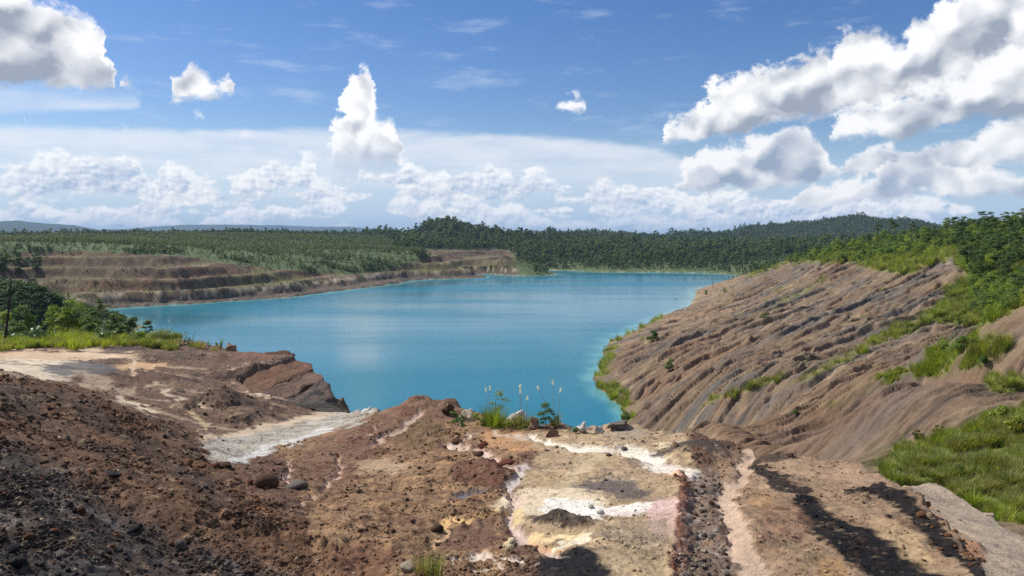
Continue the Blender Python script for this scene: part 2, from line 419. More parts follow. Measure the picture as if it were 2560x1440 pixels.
LANDP = [tuple(at(*p)) for p in LAND] + [(0, 40, -52), (30, 60, -46), (20, 100, -50), (0, 100, -55), (-40, 90, -52), (-60, 160, -56), (-20, 220, -58), (0, 350, -60), (-100, 350, -56), (-60, 500, -58), (60, 550, -55), (100, 700, -52), (-140, 250, -50), (-180, 380, -46), (10, 160, -50), (5, 240, -52), (-110, 140, -40), (8, 30, -14.5), (12, 36, -14), (16, 46, -16), (6, 22, -13), (10, 60, -24), (14, 85, -31)]
land_tps = TPS(LANDP, 3e-6)
# hills behind: (profile of the bare crest as seen, distance, half width, foot)
def crest(pts, rad):
    a, h = [], []
    for px, py in pts:
        p = at(px, py, 1.0)
        a.append(math.atan2(p[0], p[1])); h.append(p[2] / math.hypot(p[0], p[1]) * rad)
    return np.array(a), np.array(h)
RIDGES = [(crest(p, rad), rad, wid, base) for p, rad, wid, base in [
    ([(900, 622), (960, 610), (1000, 604), (1035, 590), (1060, 570), (1100, 558), (1130, 557), (1180, 572), (1220, 584), (1300, 595), (1420, 610), (1600, 620)], 1280, 170, -60),
    ([(1180, 620), (1300, 604), (1345, 592), (1375, 580), (1410, 594), (1480, 598), (1560, 602), (1640, 607), (1760, 610), (1900, 612)], 1650, 200, -60),
    ([(-300, 602), (0, 602), (50, 598), (150, 598), (210, 606), (290, 606), (330, 586), (360, 582), (400, 585), (450, 603), (600, 610), (800, 614)], 1500, 150, -60),
    ([(1500, 608), (1650, 602), (1750, 594), (1830, 584), (1880, 571), (1950, 567), (2050, 557), (2120, 547), (2160, 545), (2210, 555), (2260, 556), (2300, 561), (2340, 572), (2420, 586), (2560, 592), (2900, 590)], 2500, 480, -70),
    ([(1250, 608), (1400, 594), (1480, 580), (1560, 590), (1650, 597), (1720, 583), (1820, 590), (1950, 600)], 2000, 230, -60),
    ([(-700, 565), (-200, 555), (0, 553), (40, 551), (120, 559), (180, 562), (250, 574), (300, 573), (380, 590), (500, 600)], 9000, 1500, -60),
    ([(150, 596), (260, 584), (330, 570), (450, 562), (560, 561), (700, 563), (800, 567), (880, 566), (940, 576), (1000, 590), (1100, 600)], 14000, 2200, -60)]]


def saw(t, sharp=0.16):
    """ramp that climbs slowly and drops in a short scarp"""
    f = t - np.floor(t)
    return np.where(f < 1 - sharp, f / (1 - sharp), (1 - f) / sharp)

def right_mask(x, y):
    """1 on the eroded right-hand slope"""
    m = smooth(x, 7, 12) * smooth(y, 16, 24) * (1 - smooth(y, 560, 640))
    return m

def terrain(x, y):
    """height and surface class of the ground, cam-relative"""
    r = np.hypot(x, y)
    out = {}
    # ---- land round the lake
    z = np.empty_like(x)
    far = r > 12
    zl = np.full(x.shape, -60.0)
    zl[far] = land_tps(x[far], y[far])
    zl = np.where(r > 2600, -25.0, zl)
    zl = np.where((r > 1400), lerp(zl, -25 + 0 * zl, smooth(r, 1500, 2300)), zl)
    az_ = np.arctan2(x, y)
    for prof, rad, wid, base in RIDGES:
        s_ = r > rad - 3.2 * wid
        if not s_.any(): continue
        H = np.interp(az_[s_], prof[0], prof[1], left=prof[1][0], right=prof[1][-1])
        rr_ = rad * (1 + 0.05 * np.sin(az_[s_] * 23 + rad)) + fbm2(x[s_] / (wid * 1.2), y[s_] / (wid * 1.2), 3, int(rad) % 97) * wid * 0.35
        sp = np.exp(-((r[s_] - rr_) / wid) ** 2)
        spur = 1 + 0.22 * fbm2(x[s_] / (wid * 0.55), y[s_] / (wid * 0.55), 3, int(rad) % 89) * (1 - sp)
        zr = base + (H * r[s_] / rad - base) * np.clip(sp * spur, 0, 1.0)
        zl[s_] = np.maximum(zl[s_], zr)
    raw = zl.copy()
    big = fbm2(x / 140, y / 140, 4, 3)
    zl = zl + big * np.clip((zl - WATER) * 0.22, 0, 8) * smooth(r, 600, 1000)
    # mined benches on the left shore
    bm = smooth(-x, -18, 14) * smooth(y, 380, 420) * smooth(raw, WATER - 1, WATER + 1)
    pxa = CX + F_PX * x / np.maximum(y, 1.0)
    hmax = np.interp(pxa + big * 50, [0, 100, 350, 500, 620, 760, 900, 965, 1010, 1060, 1250, 1300, 1340], [-10, -10, -13, -17, -22, -28, -31.5, -31.5, -26, -18, -19, -24, -34])
    bm = bm * np.where(y > 0, 1, 0) * (1 - smooth(raw - hmax + fbm2(x / 25, y / 25, 3, 13) * 2.5, -1.2, 1.6))
    step = 6.2
    tt = (zl + fbm2(x / 60, y / 60, 3, 9) * 3.4 + fbm2(x / 9, y / 9, 3, 11) * 0.8 - WATER - 1.0) / step
    fr = tt - np.floor(tt)
    ter = (np.floor(tt) + smooth(fr, 0.45, 0.90)) * step + WATER + 1.0 + fr * 0.5
    gul = fbm2(x / 9, y / 9, 3, 31, ridged=True) * 0.8
    riser = smooth(fr, 0.40, 0.52) * (1 - smooth(fr, 0.90, 0.97))
    zl = lerp(zl, ter + gul * riser, bm * 0.95)
    out['riser'] = riser * bm
    out['lip'] = (smooth(fr, 0.16, 0.03) + smooth(fr, 0.93, 0.99)) * bm
    out['bench'] = bm
    # ribs and scarps of the eroded slope
    rm = right_mask(x, y)
    th = lerp(R(14), R(31), smooth(r, 50, 210))
    s = -(x - 60) * np.cos(th) - (y - 100) * np.sin(th)
    t = (x - 60) * np.sin(th) - (y - 100) * np.cos(th)
    sel = rm > 0.001
    rel = np.zeros_like(x); scarp = np.zeros_like(x); strat = np.zeros_like(x)
    if sel.any():
        ss, tl = s[sel], t[sel]
        wx = fbm2(ss / 38, tl / 38, 4, 41) * 7.5 + fbm2(ss / 9, tl / 9, 3, 43) * 0.9 + fbm2(ss / 3.5, tl / 3.5, 3, 45) * 0.35
        tw = tl + wx
        am = smooth(fbm2(ss / 46, tl / 22, 3, 47), -0.35, 0.45)
        rs_ = r[sel]
        nearf = smooth(rs_, 60, 150)
        a = saw(tw / 8.5, 0.07) * (0.35 + 1.35 * nearf) * am
        b = saw(tw / 3.3 + fbm2(ss / 20, tl / 5, 2, 51) * 1.4, 0.10) * (0.40 + 0.60 * nearf) * (0.25 + smooth(fbm2(ss / 24, tl / 9, 3, 53), -0.2, 0.4))
        c = saw(tw / 1.3 + fbm2(ss / 8, tl / 2, 2, 55) * 1.2, 0.16) * 0.46 * (0.3 + smooth(fbm2(ss / 12, tl / 4, 2, 56), -0.2, 0.4))
        c2 = saw(tw / 0.55 + fbm2(ss / 4, tl / 1, 2, 58) * 1.2, 0.3) * 0.22 * smooth(rs_, 220, 110)
        d = fbm2(ss / 13, tl / 0.7, 3, 65, ridged=True) * 0.22 + fbm2(ss / 9, tl / 0.8, 4, 57, gain=0.6) * 0.40 + fbm2(ss / 15, tl / 5, 4, 59) * (0.6 + 0.5 * nearf) + fbm2(ss / 3.0, tl / 1.6, 4, 61, ridged=True) * 0.22
        pits = smooth(fbm2(ss / 7, tl / 2.2, 3, 63), 0.30, 0.55) * -(0.45 + 0.5 * nearf)
        rl = (a + b + c + c2 + d + pits - 1.1) * (0.62 + 0.38 * smooth(rs_, 38, 105))
        rel[sel] = rl
        strat[sel] = tw
        scarp[sel] = am
    out['strat'] = strat
    out['scarp'] = scarp
    out['rm'] = rm
    gcalm = 1 - 0.75 * smooth(zl, -9, -5)
    zl = zl + rel * rm * gcalm * smooth(zl, WATER - 1.0, WATER + 5.0)
    zl = zl + fbm2(x / 11, y / 11, 4, 21) * 0.8 * smooth(r, 18, 60) * (1 - rm * 0.6) * smooth(zl, WATER + 0.2, WATER + 3)
    zl = zl + fbm2(x / 14, y / 14, 4, 23) * 1.3 * smooth(np.abs(zl - WATER), 4, 0)
    out['raw'] = raw
    # ---- ledge and plateau
    nr = (r < 150)
    zn = np.full(x.shape, -90.0)
    zf = np.zeros_like(x)
    if nr.any():
        xn, yn = x[nr], y[nr]
        rn = r[nr]
        b = near_tps(xn, yn)
        wob = fbm2(xn / 2.2, yn / 2.2, 4, 71) * np.clip(rn * 0.022, 0.05, 0.9)
        d = poly_dist(xn, yn, RIM) + wob
        drop = np.maximum(d, 0)
        b = b - 1.3 * smooth(poly_dist(xn, yn, OUTC), 0.2, -0.8)
        b = np.minimum(b, 1.0) - drop * 1.9 - np.minimum(drop, 0.5) * 0.6
        zn[nr] = b
        zf[nr] = d
    out['rimd'] = np.where(nr, zf, 99.0)
    zh = np.full(x.shape, -90.0)
    hs = (r < 24) & (x > 2)
    if hs.any():
        xn, yn = x[hs], y[hs]
        d = poly_dist(xn, yn, HUMP_O) + fbm2(xn / 1.5, yn / 1.5, 3, 75) * 0.18
        zh[hs] = hump_tps(xn, yn) - np.maximum(d, 0) * 1.5 + fbm2(xn / 1.2, yn / 1.2, 4, 77) * 0.05
    z = np.maximum(np.maximum(zl, zn), zh)
    out['cls'] = np.where(z == zn, 1, np.where(z == zh, 2, 0))
    out['z'] = z
    return out

# ------------------------------------------------------------------ ground sheet: polar grid round the viewpoint
def ring_radii():
    r, out = 2.2, []
    while r < 30000:
        out.append(r)
        k = 0.0046 if r < 32 else 0.0062 if r < 330 else 0.0052 if r < 1000 else 0.012 if r < 3200 else 0.035 if r < 17000 else 0.12
        r *= 1 + k
    return np.array(out + [32000.0])
RR = ring_radii()
AZ = np.radians(np.linspace(-46, 46, 960))
gr, ga = np.meshgrid(RR, AZ, indexing='ij')
GXX, GYY = gr * np.sin(ga), gr * np.cos(ga)
# finer patch for the eroded slope: rings PI0..PI1, columns PJ0.. of the sheet
PI0, PI1, PJ0 = int(np.searchsorted(RR, 33.0)), int(np.searchsorted(RR, 430.0)), int(np.searchsorted(AZ, R(4.5)))

def srgb(r, g, b, k=0.92):
    c = np.array([r, g, b], float) / 255
    return np.where(c <= 0.04045, c / 12.92, ((c + 0.055) / 1.055) ** 2.4) * k

def surface(GXX, GYY):
    gr, ga = np.hypot(GXX, GYY), np.arctan2(GXX, GYY)
    T = terrain(GXX, GYY)
    GZ = T['z']
    cls = T['cls']
    P = np.stack([GXX, GYY, GZ], -1)
    px, py = to_px(P)
    lg = np.log(gr)
    C = np.zeros(P.shape)
    rough = np.zeros(gr.shape)
    dz = np.zeros(gr.shape)
    # ---------------- land round the lake
    raw, rm, strat = T['raw'], T['rm'], T['strat']
    n1 = fbm2(GXX / 60, GYY / 60, 4, 101); n2 = fbm2(GXX / 13, GYY / 13, 4, 103); n3 = fbm2(GXX / 3, GYY / 3, 3, 105)
    green = srgb(92, 106, 70)[None, None] * (1 + 0.25 * n2[..., None]) + 0.02 * n1[..., None] * np.array([1, 0.6, 0])
    C[:] = green
    C = lerp(C, srgb(52, 66, 44)[None, None] * np.ones_like(C), smooth(gr, 900, 1100)[..., None])
    # benches
    bm = T['bench'][..., None]; rs = T['riser'][..., None]
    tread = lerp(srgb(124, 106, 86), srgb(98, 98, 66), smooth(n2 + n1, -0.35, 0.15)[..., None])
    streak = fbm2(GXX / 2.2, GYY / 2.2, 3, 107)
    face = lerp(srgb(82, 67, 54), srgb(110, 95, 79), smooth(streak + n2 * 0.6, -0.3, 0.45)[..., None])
    orange = smooth(fbm2(GXX / 45, GYY / 45, 2, 109), 0.05, 0.35)[..., None]
    face = lerp(face, srgb(120, 86, 60), orange * 0.4)
    lowz = smooth(-raw, 24, 29)
    scrub = smooth(n1 * 0.8 + 0.6 * n3 + 0.35 * n2, -0.25, 0.2) * (0.12 + 0.83 * lowz)
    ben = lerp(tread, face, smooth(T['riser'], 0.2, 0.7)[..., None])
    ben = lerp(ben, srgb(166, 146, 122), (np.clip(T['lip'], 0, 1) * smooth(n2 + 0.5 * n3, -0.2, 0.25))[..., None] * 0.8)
    ben = lerp(ben, lerp(srgb(92, 90, 64), srgb(116, 114, 70), smooth(n2, -0.2, 0.4)[..., None]), scrub[..., None] * 0.85)
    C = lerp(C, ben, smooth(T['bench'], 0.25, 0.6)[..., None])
    # low dark cliff at the water with a pale ledge on top
    hw = GZ - WATER
    shore = np.where((GXX < 20) & (GYY > 330), 1, 0) * smooth(T['bench'], 0.2, 0.5)
    C = lerp(C, lerp(srgb(86, 76, 68), srgb(118, 104, 92), smooth(streak, -0.2, 0.4)[..., None]), (smooth(hw, 5.0, 3.8) * shore)[..., None] * 0.9)
    rimc = smooth(hw, 7.6, 6.4) * smooth(hw, 4.0, 5.0) * smooth(n2 + 0.5 * n3, -0.3, 0.15)
    C = lerp(C, srgb(190, 172, 146), (rimc * shore)[..., None] * 0.85)
    # eroded slope
    sb = fbm2(strat / 9, strat * 0 + 3.3, 3, 111) + 0.5 * n2
    e = lerp(srgb(130, 111, 91), srgb(110, 103, 96), smooth(sb, -0.15, 0.25)[..., None])
    e = lerp(e, srgb(162, 143, 115), smooth(fbm2(strat / 3.5, strat * 0 + 1.1, 3, 113) + 0.6 * n3, 0.12, 0.5)[..., None] * 0.8)
    e = lerp(e, srgb(134, 106, 84), smooth(n1 + 0.4 * n2, 0.08, 0.4)[..., None] * 0.6)
    e = lerp(e, srgb(76, 70, 66), smooth(fbm2(strat / 2.1, strat * 0 + 7.7, 3, 119) + 0.45 * n2 + 0.3 * n3, 0.14, 0.46)[..., None] * 0.65)
    e = lerp(e, srgb(146, 112, 84), smooth(fbm2(strat / 4.6, strat * 0 + 4.1, 2, 120) + 0.4 * n2, 0.2, 0.5)[..., None] * 0.5)
    e = e * 0.92 * (1 + 0.22 * n3[..., None])
    low = smooth(-GZ, 24, 33) * smooth(GYY, 220, 300)
    e = lerp(e, srgb(160, 134, 108), (low * smooth(n2, -0.4, 0.3))[..., None] * 0.7)
    C = lerp(C, e, smooth(rm, 0.2, 0.6)[..., None])
    # where plants cover the right-hand slope
    wx = px + n2 * 30 + n3 * 12; wy = py + n1 * 12 + n3 * 8
    gpoly = [(1880, 690), (1960, 660), (2040, 652), (2130, 660), (2190, 676), (2280, 684), (2330, 660), (2385, 644), (2412, 692), (2360, 740), (2290, 800), (2380, 812), (2460, 815), (2560, 770), (2900, 700), (2900, 100), (1700, 100), (1840, 680)]
    sel = (rm > 0.1) | ((GXX > 0) & (gr > 15) & (gr < 700) & (cls == 0))
    veg = np.zeros(gr.shape)
    gd = poly_dist(wx[sel], wy[sel], gpoly)
    g2 = poly_dist(wx[sel], wy[sel], [(2195, 1180), (2250, 1112), (2330, 1092), (2420, 1072), (2480, 1030), (2900, 985), (2900, 1330), (2560, 1310), (2400, 1290), (2230, 1290)])
    v = np.maximum(smooth(-gd, -8, 10), smooth(-g2, -8, 12) * 1.0)
    def ell(cx, cy, rx, ry, ang=0.0, X=None, Y=None):
        X = wx if X is None else X; Y = wy if Y is None else Y
        c, s = math.cos(R(ang)), math.sin(R(ang))
        u, w = (X - cx) * c + (Y - cy) * s, -(X - cx) * s + (Y - cy) * c
        return np.sqrt((u / rx) ** 2 + (w / ry) ** 2)
    for (cx, cy, rx, ry, an, st) in [(2420, 880, 120, 48, -12, 0.95), (2180, 862, 150, 10, -24, 0.5), (2060, 930, 120, 7, -24, 0.45), (2330, 930, 170, 16, -8, 0.8), (2250, 830, 90, 16, -20, 0.7), (2520, 960, 60, 30, 0, 0.7), (1900, 965, 90, 9, -22, 0.6),
                                     (1980, 745, 120, 8, -26, 0.35), (1800, 1000, 60, 6, -22, 0.6), (2400, 730, 60, 40, -30, 0.7), (2150, 990, 120, 7, -20, 0.5)]:
        v = np.maximum(v, smooth(ell(cx, cy, rx, ry, an)[sel], 1.15, 0.55) * st * smooth((n2 + n3 * 0.6)[sel], -0.5, 0.1))
    sw = smooth(hw, 2.4, 0.9) * smooth(hw, -0.1, 0.25) * smooth(n2 + 0.5 * n3 + 0.4 * n1, -0.15, 0.15) * np.where(GYY < 420, 1, 0.4)
    v = np.maximum(v, sw[sel])
    thin = smooth(fbm2(GXX / 6, GYY / 6, 4, 115)[sel], 0.22, 0.5) * smooth(fbm2(GXX / 40, GYY / 40, 2, 117)[sel], -0.1, 0.3) * 0.6
    v = np.maximum(v, thin * (rm[sel] > 0.5))
    veg[sel] = v
    gc = lerp(srgb(104, 122, 48), srgb(138, 130, 74), smooth(n2 * 0.7 + n3 * 0.6, -0.3, 0.45)[..., None])
    gc = lerp(gc, srgb(78, 104, 40), smooth(n1, 0.0, 0.4)[..., None] * 0.6)
    C = lerp(C, gc, veg[..., None] * 0.9)
    T['veg'] = veg
    sand = smooth(hw, 1.0, 0.3) * smooth(n3 + n2, 0.0, 0.3) * np.where(GXX > 0, 1, 0.5)
    C = lerp(C, srgb(196, 172, 146), sand[..., None] * 0.8 * (1 - veg[..., None]))
    wet = smooth(hw, 0.35, 0.0)
    C = C * (1 - 0.35 * wet[..., None])
    C = lerp(C, srgb(150, 170, 150)[None, None], smooth(hw, 0, -1.0)[..., None])

    # ---------------- ledge and plateau, in detail
    m = cls > 0
    T.update(z=GZ, soil=np.clip(C, 0.004, 0.9), rough=rough)
    if not m.any(): return T
    X, Yy, Zz = GXX[m], GYY[m], GZ[m]
    r_ = gr[m]
    a_, l_ = ga[m], lg[m]
    qx, qy = px[m], py[m]
    f1 = fbm2(a_ * 26, l_ * 26, 4, 121); f2 = fbm2(a_ * 26 + 9, l_ * 26 - 5, 4, 123)
    g1 = fbm2(a_ * 110, l_ * 110, 4, 125); g2_ = fbm2(a_ * 110 + 3, l_ * 110 - 8, 4, 127)
    big = fbm2(X / 3.2, Yy / 3.2, 4, 129)
    med = fbm2(X / 0.9, Yy / 0.9, 4, 131)
    fin = fbm2(X / 0.22, Yy / 0.22, 4, 133, gain=0.6)
    ux = qx + f1 * 26 + g1 * 9; uy = qy + f2 * 16 + g2_ * 6
    c = np.zeros((len(X), 3)); c[:] = srgb(112, 86, 70)
    ro = np.full(len(X), 0.75)
    dzz = np.zeros(len(X))
    def E_(cx, cy, rx, ry, an=0.0): return ell(cx, cy, rx, ry, an, ux, uy)
    def ink(mask, col, amt=1.0, rough=None):
        nonlocal c, ro
        mask = np.clip(mask, 0, 1)
        mask = smooth(mask + (fin * 0.55 + g1 * 0.35) * mask * (1 - mask) * 3.0, 0.05, 0.95)
        k = np.clip(mask * amt, 0, 1)
        c = lerp(c, col, k[:, None])
        if rough is not None: ro = lerp(ro, rough, k)
    def stroke(pts, w, soft=0.6):
        """mask of a band along photo points, width w (or a list of widths) in photo pixels"""
        out = np.zeros(len(ux))
        ws = w if isinstance(w, (list, tuple)) else [w] * len(pts)
        x0, x1 = min(p[0] for p in pts) - 120, max(p[0] for p in pts) + 120
        y0, y1 = min(p[1] for p in pts) - 90, max(p[1] for p in pts) + 90
        s = (ux > x0) & (ux < x1) & (uy > y0) & (uy < y1)
        if not s.any(): return out
        xx, yy = ux[s], uy[s]
        best = np.zeros(len(xx))
        for (p, q, wa, wb) in zip(pts[:-1], pts[1:], ws[:-1], ws[1:]):
            ex, ey = q[0] - p[0], q[1] - p[1]
            t = np.clip(((xx - p[0]) * ex + (yy - p[1]) * ey * 2.6) / (ex * ex + ey * ey * 2.6), 0, 1)
            dd = np.hypot(xx - p[0] - t * ex, (yy - p[1] - t * ey) * 1.6)
            best = np.maximum(best, smooth(dd / (lerp(wa, wb, t)), 1 + soft, 1 - soft))
        out[s] = best
        return out
    grit = smooth(fin + 0.5 * med, -0.35, 0.35)
    patch = smooth(med + 0.6 * big, -0.25, 0.25)
    # left plateau
    pl = smooth(r_, 19, 24) * smooth(-X, -2, 2)
    ink(pl, srgb(108, 87, 72), 1, 0.6)
    ink(pl * smooth(big + 0.5 * g1, 0.0, 0.4), srgb(132, 112, 94), 0.8)
    ink(pl * smooth(fbm2(X / 5, Yy / 1.4, 4, 135), 0.18, 0.42), srgb(176, 154, 128), 0.75, 0.2)
    ink(pl * smooth(fbm2(X / 6 + 9, Yy / 1.8, 4, 137), 0.2, 0.45), srgb(72, 62, 56), 0.7, 0.8)
    ink(pl * smooth(med + 0.6 * big, 0.15, 0.5), srgb(78, 64, 56), 0.8, 0.9)
    for (cx, cy, rx, ry, an, col, k, rg) in [
            (60, 925, 190, 30, 0, (214, 198, 172), 0.95, 0.15), (200, 925, 95, 22, 0, (98, 96, 96), 0.9, 0.2), (150, 890, 200, 14, 0, (205, 178, 146), 0.9, 0.15), (350, 918, 66, 12, -6, (200, 166, 128), 0.9, 0.2),
            (260, 960, 90, 10, 20, (168, 148, 126), 0.8, 0.3), (330, 1015, 60, 12, 25, (196, 178, 152), 0.8, 0.2), (540, 1000, 60, 14, 0, (74, 62, 56), 0.8, 1.0), (620, 1020, 80, 22, 10, (84, 68, 60), 0.8, 1.2),
            (640, 960, 60, 16, -20, (140, 112, 92), 0.7, 0.3), (560, 950, 60, 14, 0, (86, 70, 62), 0.7, 1.0), (340, 868, 90, 12, -10, (82, 74, 70), 0.8, 0.6), (440, 890, 80, 10, 0, (92, 78, 68), 0.8, 0.6), (640, 890, 70, 10, 0, (130, 98, 80), 0.7, 0.4)]:
        ink(smooth(E_(cx, cy, rx, ry, an), 1.15, 0.75), srgb(*col), k, rg)
    for (pts, w, col, k) in [([(410, 985), (480, 1010), (560, 1038)], 7, (196, 176, 150), 0.95), ([(150, 882), (260, 890), (340, 905), (330, 940)], 5, (212, 190, 160), 0.9), ([(300, 995), (330, 1015), (385, 1035)], 9, (206, 188, 160), 0.9),
                             ([(430, 1020), (520, 1060), (500, 1085)], 6, (198, 176, 140), 0.8), ([(0, 905), (120, 915), (300, 930)], 4, (70, 66, 66), 0.6), ([(620, 985), (740, 996)], 3, (208, 188, 164), 0.9), ([(560, 925), (620, 915), (700, 905)], 3, (200, 180, 156), 0.7),
                             ([(590, 930), (560, 955)], 4, (50, 42, 40), 0.8), ([(200, 960), (300, 975), (400, 960)], 4, (188, 166, 138), 0.7)]:
        ink(stroke(pts, w), srgb(*col), k, 0.15)
    # left mound
    mound = smooth(poly_dist(ux, uy, [(-900, 905), (0, 935), (120, 955), (250, 992), (420, 1055), (520, 1100), (560, 1170), (640, 1230), (760, 1300), (850, 1370), (900, 1460), (900, 1900), (-900, 1900)]), 20, -20) * (r_ < 20)
    ink(mound, srgb(108, 82, 63), 1, 0.8)
    ink(mound * smooth(big + 0.4 * med, -0.1, 0.35), srgb(94, 78, 66), 0.9)
    ink(mound * smooth(med, 0.1, 0.5), srgb(124, 92, 66), 0.6)
    coal = mound * smooth(poly_dist(ux, uy, [(-900, 1020), (60, 1120), (200, 1200), (420, 1320), (640, 1400), (760, 1460), (760, 1900), (-900, 1900)]), 60, -60)
    ink(coal, srgb(68, 63, 60), 0.92, 0.9)
    ink(coal * smooth(med + fin * 0.5, 0.0, 0.5), srgb(128, 120, 113), 0.75)
    ink(coal * smooth(poly_dist(ux, uy, [(-900, 1330), (100, 1360), (300, 1430), (340, 1900), (-900, 1900)]), 50, -50), srgb(54, 52, 52), 0.8)
    ink(mound * stroke([(150, 985), (260, 1060), (380, 1130), (520, 1230), (640, 1300)], 28), srgb(70, 62, 58), 0.5)
    ink(mound * stroke([(30, 990), (200, 1090), (400, 1220)], 22), srgb(70, 62, 58), 0.5)
    # middle field
    mid = smooth(poly_dist(ux, uy, [(760, 1250), (700, 1120), (880, 1050), (1050, 990), (1300, 1060), (1290, 1200), (1250, 1300), (1300, 1500), (800, 1500)]), 24, -24) * (r_ < 26)
    ink(mid, srgb(140, 112, 86), 1, 0.8)
    ink(mid * smooth(f1, 0.0, 0.4), srgb(172, 138, 102), 0.7)
    ink(mid * smooth(med + 0.5 * fin, 0.1, 0.45), srgb(100, 72, 57), 0.7)
    red = mid * smooth(poly_dist(ux, uy, [(680, 1170), (930, 1040), (1050, 990), (1190, 1030), (1100, 1050), (960, 1110), (840, 1240)]), 16, -16)
    ink(red, srgb(120, 92, 76), 0.85, 0.6)
    ink(red * smooth(med, 0.1, 0.4), srgb(104, 72, 58), 0.8)
    ink(smooth(E_(1045, 1085, 75, 34), 1.2, 0.7), srgb(112, 92, 68), 0.85, 0.8)
    ink(smooth(E_(960, 1165, 80, 20), 1.2, 0.5), srgb(184, 158, 128), 0.7, 0.4)
    ink(smooth(E_(1280, 1105, 90, 26, 10), 1.2, 0.6), srgb(182, 142, 102), 0.9, 0.35)
    ink(smooth(E_(1175, 1340, 75, 40, 0), 1.2, 0.8), srgb(112, 86, 72), 0.85, 0.7)
    ink(smooth(E_(1200, 1190, 80, 30, 0), 1.2, 0.7), srgb(104, 72, 60), 0.85, 1.0)
    ink(smooth(E_(890, 1400, 120, 50, 0), 1.2, 0.6), srgb(110, 76, 60), 0.7, 0.9)
    # right of the middle
    rt = smooth(poly_dist(ux, uy, [(1310, 1080), (1450, 1080), (1560, 1050), (1720, 1080), (1740, 1200), (1710, 1320), (1700, 1500), (1440, 1500), (1330, 1360), (1280, 1280), (1300, 1200), (1350, 1130)]), 26, -26) * (r_ < 22)
    ink(rt, srgb(178, 154, 122), 1, 0.5)
    ink(rt * smooth(med + 0.5 * f2, 0.0, 0.4), srgb(146, 128, 108), 0.8)
    ink(rt * smooth(fin + 0.4 * med, 0.15, 0.5), srgb(206, 182, 146), 0.7)
    for (cx, cy, rx, ry, an, col, k, rg) in [
            (1510, 1212, 95, 20, 0, (104, 96, 92), 0.85, 0.35), (1570, 1232, 60, 14, 0, (98, 90, 88), 0.8, 0.35), (1380, 1258, 140, 40, 0, (222, 204, 172), 0.9, 0.25), (1435, 1280, 85, 30, 8, (240, 234, 220), 0.95, 0.3), (1590, 1275, 130, 16, -4, (238, 228, 214), 0.9, 0.25),
            (1665, 1295, 52, 46, 0, (204, 170, 160), 0.85, 0.2), (1688, 1178, 44, 20, 25, (226, 180, 150), 0.85, 0.3), (1410, 1312, 78, 13, 4, (66, 58, 54), 0.95, 0.8), (1435, 1425, 100, 42, 0, (36, 35, 37), 1.0, 0.35), (1600, 1330, 90, 30, 0, (150, 134, 112), 0.6, 0.4),
            (1600, 1400, 110, 40, 0, (176, 156, 124), 0.7, 0.45), (1690, 1112, 50, 11, 0, (236, 216, 180), 0.9, 0.7), (1560, 1085, 60, 14, 0, (166, 150, 130), 0.8, 0.3), (1470, 1150, 60, 14, 0, (186, 164, 130), 0.8, 0.4)]:
        ink(smooth(E_(cx, cy, rx, ry, an), 1.2, 0.75), srgb(*col), k, rg)
    for (pts, w, col, k, dep) in [
            ([(1180, 1086), (1150, 1102), (1108, 1110)], 7, (222, 202, 180), 0.95, 0.04), ([(1112, 1112), (1200, 1122), (1232, 1146), (1248, 1168), (1300, 1170)], [8, 12, 14, 12, 10], (214, 188, 172), 0.95, 0.07), ([(1305, 1160), (1298, 1190), (1262, 1216)], 14, (196, 186, 178), 0.9, 0.05),
            ([(1110, 1246), (1190, 1232), (1262, 1214)], [3, 7, 7], (104, 106, 112), 0.95, 0.05), ([(1262, 1216), (1292, 1250), (1266, 1290), (1300, 1332), (1360, 1372), (1405, 1402)], [6, 9, 14, 14, 14, 10], (208, 186, 172), 0.95, 0.10),
            ([(1105, 1302), (1200, 1294), (1275, 1270)], 9, (220, 184, 126), 0.9, 0.05), ([(1100, 1300), (1112, 1330), (1080, 1350)], 9, (204, 170, 130), 0.8, 0.05), ([(1290, 1270), (1300, 1300)], 12, (224, 200, 150), 0.8, 0.0),
            ([(1325, 1338), (1380, 1352), (1450, 1346)], [9, 11, 11], (232, 204, 154), 0.95, 0.0), ([(1320, 1345), (1375, 1368), (1400, 1380)], 5, (206, 160, 108), 0.7, 0.0), ([(1390, 1372), (1470, 1350)], 10, (240, 226, 196), 0.9, 0.0),
            ([(1130, 1412), (1200, 1396), (1295, 1402)], 7, (222, 206, 186), 0.9, 0.0), ([(1180, 1426), (1260, 1420)], 4, (214, 200, 180), 0.8, 0.0), ([(1262, 1370), (1285, 1350)], 10, (220, 200, 160), 0.9, -0.04),
            ([(1330, 1090), (1400, 1116), (1480, 1122), (1560, 1120), (1640, 1142)], [8, 12, 14, 18, 22], (236, 226, 206), 0.95, 0.05), ([(1540, 1124), (1640, 1162), (1730, 1178)], [14, 22, 20], (236, 224, 206), 0.9, 0.05), ([(1500, 1140), (1440, 1180), (1400, 1220)], 16, (206, 186, 150), 0.6, 0.0),
            ([(1052, 1036), (990, 1080), (930, 1112)], 9, (192, 166, 150), 0.85, 0.04), ([(718, 1150), (728, 1168), (706, 1186), (722, 1206)], 7, (214, 186, 166), 0.9, 0.06), ([(845, 1150), (852, 1178), (828, 1200), (800, 1230), (740, 1255)], 7, (206, 176, 154), 0.85, 0.06),
            ([(940, 1060), (932, 1082), (890, 1100)], 5, (184, 156, 140), 0.8, 0.04), ([(1640, 1126), (1760, 1128), (1836, 1150), (1800, 1180)], [10, 18, 24, 14], (72, 64, 60), 0.9, 0.0), ([(1230, 1075), (1290, 1092), (1350, 1096)], 6, (198, 180, 160), 0.8, 0.0)]:
        k_ = stroke(pts, w)
        ink(k_, srgb(*col), k, 0.18)
        dzz -= k_ * dep * r_ / 10
